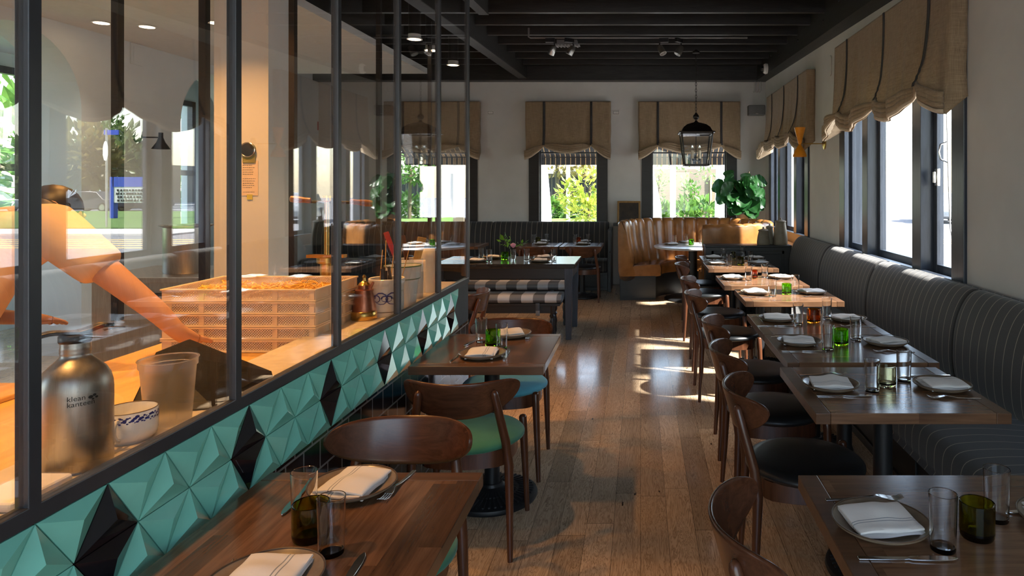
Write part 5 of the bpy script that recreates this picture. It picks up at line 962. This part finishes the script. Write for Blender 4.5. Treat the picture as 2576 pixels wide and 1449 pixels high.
for y, e in ((1.2, 8), (2.2, 8), (3.2, 6.5), (4.2, 5)):            # the kitchen's own row of work lights over the counter
    o = place('down', make_down, (-1.72, y, 3.040), 0, 'glowing work light over the maple counter, %s' % {1.2: 'nearest', 2.2: 'above the bottle', 3.2: 'above the trays', 4.2: 'before the pillar'}[y], 'kitchen work lights'); lamp('work_lamp', (-1.72, y, 3.03), e*.88, spread=82)
for x, y in ((-3.7, 3.2), (-3.9, 5.8), (-4.7, 6.0)): lamp('down_lamp', (x, y, 3.03), 2.5, col=(1, .85, .7))
for x, y in ((-2.2, 6.7), (-2.2, 7.3), (-2.2, 8.2)): lamp('down_lamp', (x, y, 3.02), 2.5)
place('down', make_down, (-2.75, 3.95, 3.040), 0, 'glowing work light close to the pillar', 'kitchen work lights'); lamp('work_lamp', (-2.75, 3.95, 3.03), 16, col=(1, .42, .10), spread=110)
# ------------------------------------------------------------------ the cook
def skin(name, nodes, edges, m, parent=None, sub=2, root=0):
    me = bpy.data.meshes.new(name); me.from_pydata([n[:3] for n in nodes], edges, []); me.materials.append(m); o = bpy.data.objects.new(name, me); COL.objects.link(o); q = o.modifiers.new('skin', 'SKIN'); q.use_smooth_shade = True
    for i, n in enumerate(nodes):
        r = n[3]; me.skin_vertices[0].data[i].radius = (r, r) if not isinstance(r, tuple) else r
    me.skin_vertices[0].data[root].use_root = True; z = o.modifiers.new('s', 'SUBSURF'); z.levels = sub; z.render_levels = sub
    if parent is not None: o.parent = parent
    return o
N = [(-2.44, 2.20, .98, (.15, .12)), (-2.40, 2.28, 1.16, (.14, .11)), (-2.32, 2.42, 1.34, (.165, .12)), (-2.28, 2.52, 1.425, (.10, .08)), (-2.30, 2.60, 1.46, .055), (-2.33, 2.68, 1.475, .085), (-2.35, 2.77, 1.465, .088), (-2.36, 2.83, 1.44, .055),
     (-2.12, 2.47, 1.42, .07), (-2.02, 2.46, 1.34, .062), (-1.92, 2.47, 1.255, .052), (-1.79, 2.54, 1.10, .040), (-1.735, 2.575, 1.015, .030),
     (-2.50, 2.50, 1.38, .07), (-2.58, 2.52, 1.25, .05), (-2.60, 2.58, 1.12, .042), (-2.52, 2.68, 1.06, .033), (-2.46, 2.76, 1.04, .026),
     (-2.36, 2.18, .90, .09), (-2.34, 2.20, .50, .06), (-2.34, 2.16, .08, .045), (-2.34, 2.28, .03, .035), (-2.54, 2.18, .90, .09), (-2.56, 2.20, .50, .06), (-2.56, 2.16, .08, .045), (-2.56, 2.28, .03, .035)]
E = [(0, 1), (1, 2), (2, 3), (3, 4), (4, 5), (5, 6), (6, 7), (3, 8), (8, 9), (9, 10), (10, 11), (11, 12), (3, 13), (13, 14), (14, 15), (15, 16), (16, 17), (0, 18), (18, 19), (19, 20), (20, 21), (0, 22), (22, 23), (23, 24), (24, 25)]
for k, (wx, wy, wz) in ((12, (-1.735, 2.575, 1.005)), (17, (-2.46, 2.76, 1.04))):
    b = len(N); N.append((wx+.01, wy+.04, wz-.015, .026)); E.append((k, b))
    for i in range(4): a = (i-1.5)*.017; n0 = len(N); N += [(wx+.012+a*1.1, wy+.075, wz-.022, .0095), (wx+.013+a*1.25, wy+.10+(.006 if i in (1, 2) else 0), wz-.034, .0085), (wx+.013+a*1.3, wy+.115+(.008 if i in (1, 2) else 0), wz-.046, .0075)]; E += [(b, n0), (n0, n0+1), (n0+1, n0+2)]
    n0 = len(N); N += [(wx-.03, wy+.045, wz-.02, .011), (wx-.042, wy+.07, wz-.03, .009)]; E += [(b, n0), (n0, n0+1)]
cook = skin('person', N, E, M['skin']); tag(cook, 'person in a tan shirt bending over the work behind the maple counter', 'person')
Sh = [(-2.40, 2.18, .96, (.20, .16)), (-2.34, 2.27, 1.14, (.21, .16)), (-2.32, 2.40, 1.33, (.20, .15)), (-2.28, 2.49, 1.415, (.13, .105)), (-2.12, 2.46, 1.425, .10), (-2.04, 2.455, 1.36, .092), (-1.96, 2.46, 1.295, .084), (-1.925, 2.465, 1.265, .083), (-2.50, 2.49, 1.385, .095), (-2.58, 2.52, 1.25, .078), (-2.60, 2.57, 1.15, .070)]
skin('shirt', Sh, [(0, 1), (1, 2), (2, 3), (3, 4), (4, 5), (5, 6), (6, 7), (3, 8), (8, 9), (9, 10)], M['shirt'], cook)
skin('trousers', [(-2.45, 2.20, .95, (.165, .135)), (-2.36, 2.18, .88, .105), (-2.34, 2.20, .5, .08), (-2.34, 2.17, .12, .075), (-2.54, 2.18, .88, .105), (-2.56, 2.20, .5, .08), (-2.56, 2.17, .12, .075)], [(0, 1), (1, 2), (2, 3), (0, 4), (4, 5), (5, 6)], M['apron'], cook)
mb = MB(); mb.ball((-2.335, 2.715, 1.485), .105, 20, sc=(.86, 1.0, .92)); mb.ball((-2.32, 2.64, 1.475), .07, 14, sc=(1, .9, .8)); mb.build('hair', M['hair'], cook, smooth=180)
mb = MB()
for s in (-1, 1): mb.ball((-2.355+s*.032, 2.845, 1.452), .011, 10)
mb.build('eyes', M['white'], cook); mb = MB(); mb.ball((-2.36, 2.875, 1.435), .016, 10, sc=(.8, 1.2, 1)); mb.build('nose', M['skin'], cook); mb = MB()
for s in (-1, 1): mb.ball((-2.345+s*.088, 2.74, 1.455), .022, 10, sc=(.5, .9, 1.2))
mb.build('ears', M['skin'], cook); mb = MB(); mb.ball((-2.36, 2.85, 1.405), .016, 10, sc=(1.6, .5, .4)); mb.build('mouth', M['copper'], cook)
# ------------------------------------------------------------------ outside
GZ = -.15
mb = MB(); mb.add([(-70, -30, GZ), (90, -30, GZ), (90, 110, GZ), (-70, 110, GZ)], [(0, 1, 2, 3)]); struct('street_ground', mb, M['asphalt'], 'pale street and forecourt', smooth=0)
def patch(n, x0, x1, y0, y1, z, m, lab): q = MB(); q.box(x0, x1, y0, y1, GZ-.02, z); return struct(n, q, m, lab, smooth=0)
patch('lawn_back', -26, 6.5, 27, 40, GZ+.06, M['lawn'], 'lawn behind the restaurant'); patch('sidewalk_side', XR+.5, 6.2, -6, 60, GZ+.05, M['concrete'], 'pale sidewalk along the right windows'); patch('sidewalk_back', -20, 10, 11.5, 20, GZ+.04, M['pave'], 'pale sidewalk behind the back wall')
mb = MB(); mb.hexa([(13.4, 27.5, GZ-.02), (60, 27.5, GZ-.02), (60, 47, GZ-.02), (22.6, 47, GZ-.02)], [(13.4, 27.5, GZ+.08), (60, 27.5, GZ+.08), (60, 47, GZ+.08), (22.6, 47, GZ+.08)]); struct('lawn_school', mb, M['lawn'], 'lawn across the street', smooth=0); patch('sidewalk_school', 14.5, 60, 24.3, 27.3, GZ+.06, M['concrete'], 'sidewalk across the street')
for i in range(5): patch('road_marking', 9+i*0, 24, 19.2+i*.75, 19.5+i*.75, GZ+.004, M['crosswalk'], 'faded yellow crosswalk bar')
patch('lawn_left', -30, -9, 2, 26, GZ+.05, M['lawn'], 'lawn beyond the far left windows')
# awnings
for i, (a, b) in enumerate(BW):
    t = thing('striped_awning', ['charcoal and tan striped awning outside the half-hidden back window', 'charcoal and tan striped awning outside the middle back window', 'charcoal and tan striped awning outside the back window behind the lantern'][i], 'awning', (a-.15, YB, 0), 0, 'awnings outside the back windows'); L = b-a+.3; y0, y1 = .22, 1.25; zb = CH-(415-CY)*(YB+y1)/F; zm = CH-(395-CY)*(YB+y1)/F
    mb = MB(); mb.grid(lambda u, v: (L*u, y0+(y1-y0)*v, 2.62-(2.62-zm)*v), 2, 6); mb.build('canopy', M['awn'], t, solid=.004, smooth=0); mb = MB(); mb.grid(lambda u, v: (L*u, y1, zm-(zm-zb)*v), 2, 3); mb.build('valance', M['awn'], t, solid=.004, smooth=0)
    mb = MB(); mb.tube([(0, y1, zm), (L, y1, zm)], .014, 8)
    for x in (.02, L-.02): mb.tube([(x, y0, 2.2), (x, y1, zm)], .012, 8)
    mb.build('frame', M['black'], t)
def post(px0, px1, Y, z1, lab, name='porch_post', m='whitewash'):
    a, b = onY(px0, 500, Y)[0], onY(px1, 500, Y)[0]; mb = MB(); mb.box(a, b, Y, Y+(b-a), GZ, z1); return solo(name, mb, M[m], lab, 'post', smooth=0)
post(1424, 1433, 15.5, 3.6, 'white post behind the yellow-green shrub'); post(1686, 1700, 14.5, 3.6, 'white post outside the window behind the lantern')
def trunk(px, pyt, pyb, Y, r0, r1, lean, lab):
    b, t_ = onY(px, pyb, Y), onY(px+lean, pyt, Y); mb = MB(); mb.tube([(b[0], Y, GZ), (b[0]+(t_[0]-b[0])*.4, Y, 1.2), (t_[0], Y, t_[2]), (t_[0]-.05, Y, 4.5)], [r0, r0*.85, r1, r1*.8], 12); return solo('birch_trunk', mb, M['whitewash'], lab, 'tree trunk')
trunk(1371, 420, 565, 13.5, .17, .11, -8, 'pale tree trunk at the left of the middle back window'); trunk(1816, 420, 550, 14, .17, .12, 0, 'pale tree trunk beside the fig plant window'); trunk(1652, 430, 560, 14, .16, .05, -14, 'leaning pale trunk at the left of the lantern window')
def bush(name, label, cat, parts, size, n, m, seed, grp=None, trunk_=None):
    rnd = random.Random(seed); t = thing(name, label, cat, (0, 0, 0), 0, grp); mb = MB()
    for c, r in parts: foliage(mb, c, r, n, size, rnd)
    mb.build('foliage', m, t, smooth=0)
    mb = MB(); c, r = parts[0]; mb.tube([(c[0], c[1], GZ), (c[0]+.05, c[1], c[2])], (trunk_ or .03), 8); mb.build('trunk', M['stem'], t); return t
def at(px, py, Y): return onY(px, py, Y)
bush('garden_shrub', 'tall yellow-green shrub right outside the middle back window', 'shrub', [(at(1478, 470, 15), (.28, .25, .40)), (at(1435, 490, 15), (.26, .25, .3)), (at(1460, 530, 15), (.36, .3, .32)), (at(1490, 540, 15), (.25, .25, .4))], .17, 120, M['lime'], 1)
hs = [(1012, 1080, 490, 'clipped hedge beyond the half-hidden window'), (1376, 1432, 500, 'strappy green hedge beyond the middle back window'), (1448, 1510, 495, 'green hedge behind the yellow-green shrub'), (1700, 1800, 508, 'flowering green border beyond the lantern window'), (1645, 1690, 520, 'low green bush at the left of the lantern window')]
for i, (a, b, top, lb) in enumerate(hs):
    Y = 37 if i < 3 else 27; x0, x1 = at(a, 0, Y)[0], at(b, 0, Y)[0]; zt = at(0, top, Y)[2]; n = max(2, int((x1-x0)/.9)); bush('hedge', lb, 'hedge', [((x0+(x1-x0)*(k+.5)/n, Y, (zt+GZ)/2-.1), ((x1-x0)/n*.52, .6, (zt-GZ)/2+.1)) for k in range(n)], .42, 150, M['hedge'], 20+i)
bush('cypress_shrub', 'dark pointed shrub against the cream wall beyond the lantern window', 'shrub', [(at(1738, 500, 29), (.45, .4, .75)), (at(1738, 520, 29), (.6, .5, .5))], .22, 200, M['hedge'], 31)
bush('street_tree', 'leafy branch hanging in front of the cream wall', 'tree', [(at(1655, 440, 24), (.8, .6, .55)), (at(1690, 432, 24), (.9, .5, .4)), (at(1745, 445, 24), (.8, .5, .35)), (at(1790, 435, 24), (.7, .5, .3)), (at(1650, 485, 24), (.35, .4, .5))], .17, 60, M['tree'], 32)
bush('street_tree', 'golden leafed tree over the flat-roofed building', 'tree', [(at(1400, 415, 41), (1.2, .8, .7)), (at(1445, 410, 41), (1.3, .8, .8)), (at(1490, 420, 41), (1.2, .8, .7))], .35, 200, M['autumn'], 33, trunk_=.12)
bush('street_tree', 'green tree beyond the half-hidden back window', 'tree', [(at(1030, 425, 36), (.9, .8, .8)), (at(1055, 430, 36), (.9, .8, .7)), (at(1085, 440, 36), (.6, .6, .6))], .3, 200, M['hedge'], 34, trunk_=.1)
t = thing('flat_roof_building', 'white flat-roofed building with dark windows behind the lawn', 'building'); Y = 43; x0, x1 = at(985, 0, Y)[0], at(1520, 0, Y)[0]; mb = MB(); mb.box(x0, x1, Y, Y+8, GZ, at(0, 436, Y)[2]); mb.build('wall', M['facade'], t, smooth=0); mb = MB(); mb.box(x0-.5, x1+.5, Y-.8, Y+8.5, at(0, 437, Y)[2], at(0, 428, Y)[2]); mb.build('roof', M['concrete'], t, smooth=0)
zb_, zt_ = at(0, 500, Y)[2], at(0, 446, Y)[2]
for a, b in ((1012, 1020), (1024, 1048), (1053, 1058), (1110, 1122), (1124, 1136), (1376, 1386), (1390, 1436), (1440, 1470), (1474, 1488), (1492, 1508)):
    mb = MB(); mb.box(at(a, 0, Y)[0], at(b, 0, Y)[0], Y-.06, Y+.02, zb_, zt_); mb.build('window', M['darkglass'], t, smooth=0)
t = thing('cream_building', 'cream block building beyond the lantern window', 'building'); Y = 30; x0, x1 = at(1622, 0, Y)[0], at(1850, 0, Y)[0]; mb = MB(); mb.box(x0, x1, Y, Y+6, GZ, at(0, 425, Y)[2]); mb.build('wall', M['stucco'], t, smooth=0); mb = MB(); mb.box(at(1786, 0, Y)[0], at(1790, 0, Y)[0], Y-.1, Y-.02, GZ, at(0, 440, Y)[2]); mb.build('yellow_pipe', M['crosswalk'], t, smooth=0)
t = thing('cream_column', 'cream masonry column beyond the half-hidden window', 'column'); a, b = at(1140, 0, 30)[0], at(1166, 0, 30)[0]; mb = MB(); mb.box(a, b, 30, 30.5, GZ, 3.0); mb.build('shaft', M['stucco'], t, smooth=0)
# across the street on the right (seen mirrored in the partition)
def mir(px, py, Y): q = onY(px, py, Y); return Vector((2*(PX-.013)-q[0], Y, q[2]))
a = mir(268, 430, 28); t = thing('stop_sign', 'back of an octagonal road sign on a post across the street', 'road sign', (a.x, 28, 0)); mb = MB(); mb.tube([(0, 0, GZ), (0, 0, 4.0)], .04, 8); mb.build('post', M['steel'], t); mb = MB(); zc = mir(268, 380, 28).z; R = .42; T = Matrix.Translation((0, -.05, zc))@Matrix.Rotation(.7, 4, 'Z')@Matrix.Rotation(PI/2, 4, 'X'); mb.lathe([(R, 0), (R, .01)], n=8, T=T@Matrix.Rotation(PI/8, 4, 'Z')); mb.build('octagon', M['whitewash'], t, smooth=0); mb = MB(); mb.box(-.5, .1, -.02, .02, 3.72, 3.92); mb.build('street_blade', M['bluesign'], t, smooth=0)
a, b = mir(380, 510, 36), mir(283, 450, 36); t = thing('school_signboard', 'blue framed letter board standing on the lawn across the street', 'signboard'); x0, x1 = min(a.x, b.x), max(a.x, b.x); mb = MB(); mb.box(x0-.15, x0+.05, 36, 36.3, GZ, b.z+.1); mb.box(x1-.05, x1+.15, 36, 36.3, GZ, b.z+.1); mb.box(x0, x1, 36, 36.3, b.z-.42, b.z+.1); mb.build('blue_frame', M['bluesign'], t, smooth=0); mb = MB(); mb.box(x0+.05, x1-.05, 36.02, 36.28, a.z, b.z-.42); mb.build('letter_panel', M['whitewash'], t, smooth=0)
rnd = random.Random(5); mb = MB()
for i in range(4):
    x = x0+.12
    while x < x1-.25: l_ = rnd.uniform(.05, .11); mb.box(x, x+l_, 35.99, 36.02, a.z+.06+i*.18, a.z+.17+i*.18); x += l_+rnd.uniform(.04, .1)
mb.build('letter_rows', M['ink'], t, smooth=0)
def car(label, loc, rz, m):
    t = thing('parked_car', label, 'car', loc, rz); prof = [(-2.2, .35), (-2.25, .6), (-2.1, .85), (-1.4, .92), (-.75, 1.42), (.55, 1.45), (1.35, .98), (2.1, .88), (2.25, .6), (2.2, .3), (1.8, .22), (-1.8, .22)]
    mb = MB(); n = len(prof); vs = [(x, s*wd, z) for s, wd in ((-1, .86), (1, .86)) for x, z in prof]; vs = [(x, y*(1 if z < .95 else .80), z) for x, y, z in vs]
    mb.add(vs, [(i, (i+1) % n, n+(i+1) % n, n+i) for i in range(n)]+[tuple(range(n-1, -1, -1)), tuple(range(n, 2*n))]); mb.build('body', m, t, smooth=30, bevel=.05, seg=3)
    mb = MB()
    for s in (-1, 1): mb.add([(x, s*(.80 if z > 1.1 else .845)*1.01, z) for x, z in ((-1.25, 1.0), (-.72, 1.36), (.5, 1.38), (1.15, 1.02))], [(0, 1, 2, 3)])
    mb.add([(1.36, -.66, 1.0), (1.36, .66, 1.0), (.62, .60, 1.43), (.62, -.60, 1.43)], [(0, 1, 2, 3)]); mb.build('windows', M['darkglass'], t, smooth=0, solid=.02)
    for x in (-1.35, 1.4):
        for s in (-1, 1):
            T = Matrix.Translation((x, s*.78, .33))@Matrix.Rotation(PI/2, 4, 'X'); mb = MB(); mb.lathe([(.33, -.1), (.34, 0), (.33, .1)], n=24, T=T); w_ = mb.build('wheel', M['black'], t, smooth=40); mb = MB(); mb.lathe([(.21, -.112), (.21, .112)], n=16, T=T); mb.build('rim', M['steel'], w_, smooth=40)
a = mir(240, 500, 48); car('dark sedan parked across the street, mirrored in the glass', (a.x, 48, GZ), .1, M['carbody']); a = mir(345, 505, 50); car('second dark car parked behind the letter board', (a.x, 50, GZ), .05, M['carbody'])
a = mir(-40, 500, 47); car('pale car parked farther along the street', (a.x, 47, GZ), .2, M['whitewash'])
car('grey car parked outside the nearer right window', (14.8, 34, GZ), 1.3, plain('silver_car_paint', (.35, .36, .38), .25))
for i, (px, py, Y, r, m, l) in enumerate(((215, 395, 54, (2.0, 2, 2.4), 'autumn', 'golden tree across the street behind the car'), (305, 400, 61, (2.4, 2.2, 3.0), 'tree', 'olive tree across the street behind the letter board'), (255, 355, 84, (3, 3, 4.5), 'hedge', 'tall dark tree across the street'), (95, 420, 53, (2.0, 2, 2.2), 'tree', 'low spreading tree far along the street'), (362, 425, 71, (1.6, 1.5, 1.8), 'autumn', 'small golden tree beside the brown house'))):
    a = mir(px, py, Y); bush('street_tree', l, 'tree', [((a.x, Y, a.z), r), ((a.x+.8, Y+.5, a.z-.8), (r[0]*.8, r[1]*.8, r[2]*.7)), ((a.x-.8, Y-.5, a.z-.6), (r[0]*.8, r[1]*.8, r[2]*.7))], 1.0, 260, M[m], 50+i, trunk_=.25)
a, b = mir(60, 475, 66), mir(395, 440, 66); mb = MB(); mb.box(b.x, a.x+10, 66, 66.3, GZ, a.z*0+2.6); solo('long_fence', mb, plain('pale_blue_fence', (.50, .58, .66), .7), 'pale blue fence along the far side of the street', 'fence', smooth=0)
a, b = mir(300, 445, 74), mir(420, 415, 74); mb = MB(); mb.box(min(a.x, b.x), max(a.x, b.x)+8, 74, 80, GZ, 4.0); solo('low_house', mb, M['stucco'], 'low brown house across the street', 'house', smooth=0)
for i, (c, r) in enumerate((((-12, 8.4, 1.6), (1.6, 2.0, 1.9)), ((-11.5, 14, 1.8), (1.8, 2.2, 2.0)))): bush('garden_bush', ['sunlit bush beyond the nearer arch window', 'sunlit bush beyond the farther arch window'][i], 'bush', [(c, r)], .5, 700, M['hedge'], 70+i)
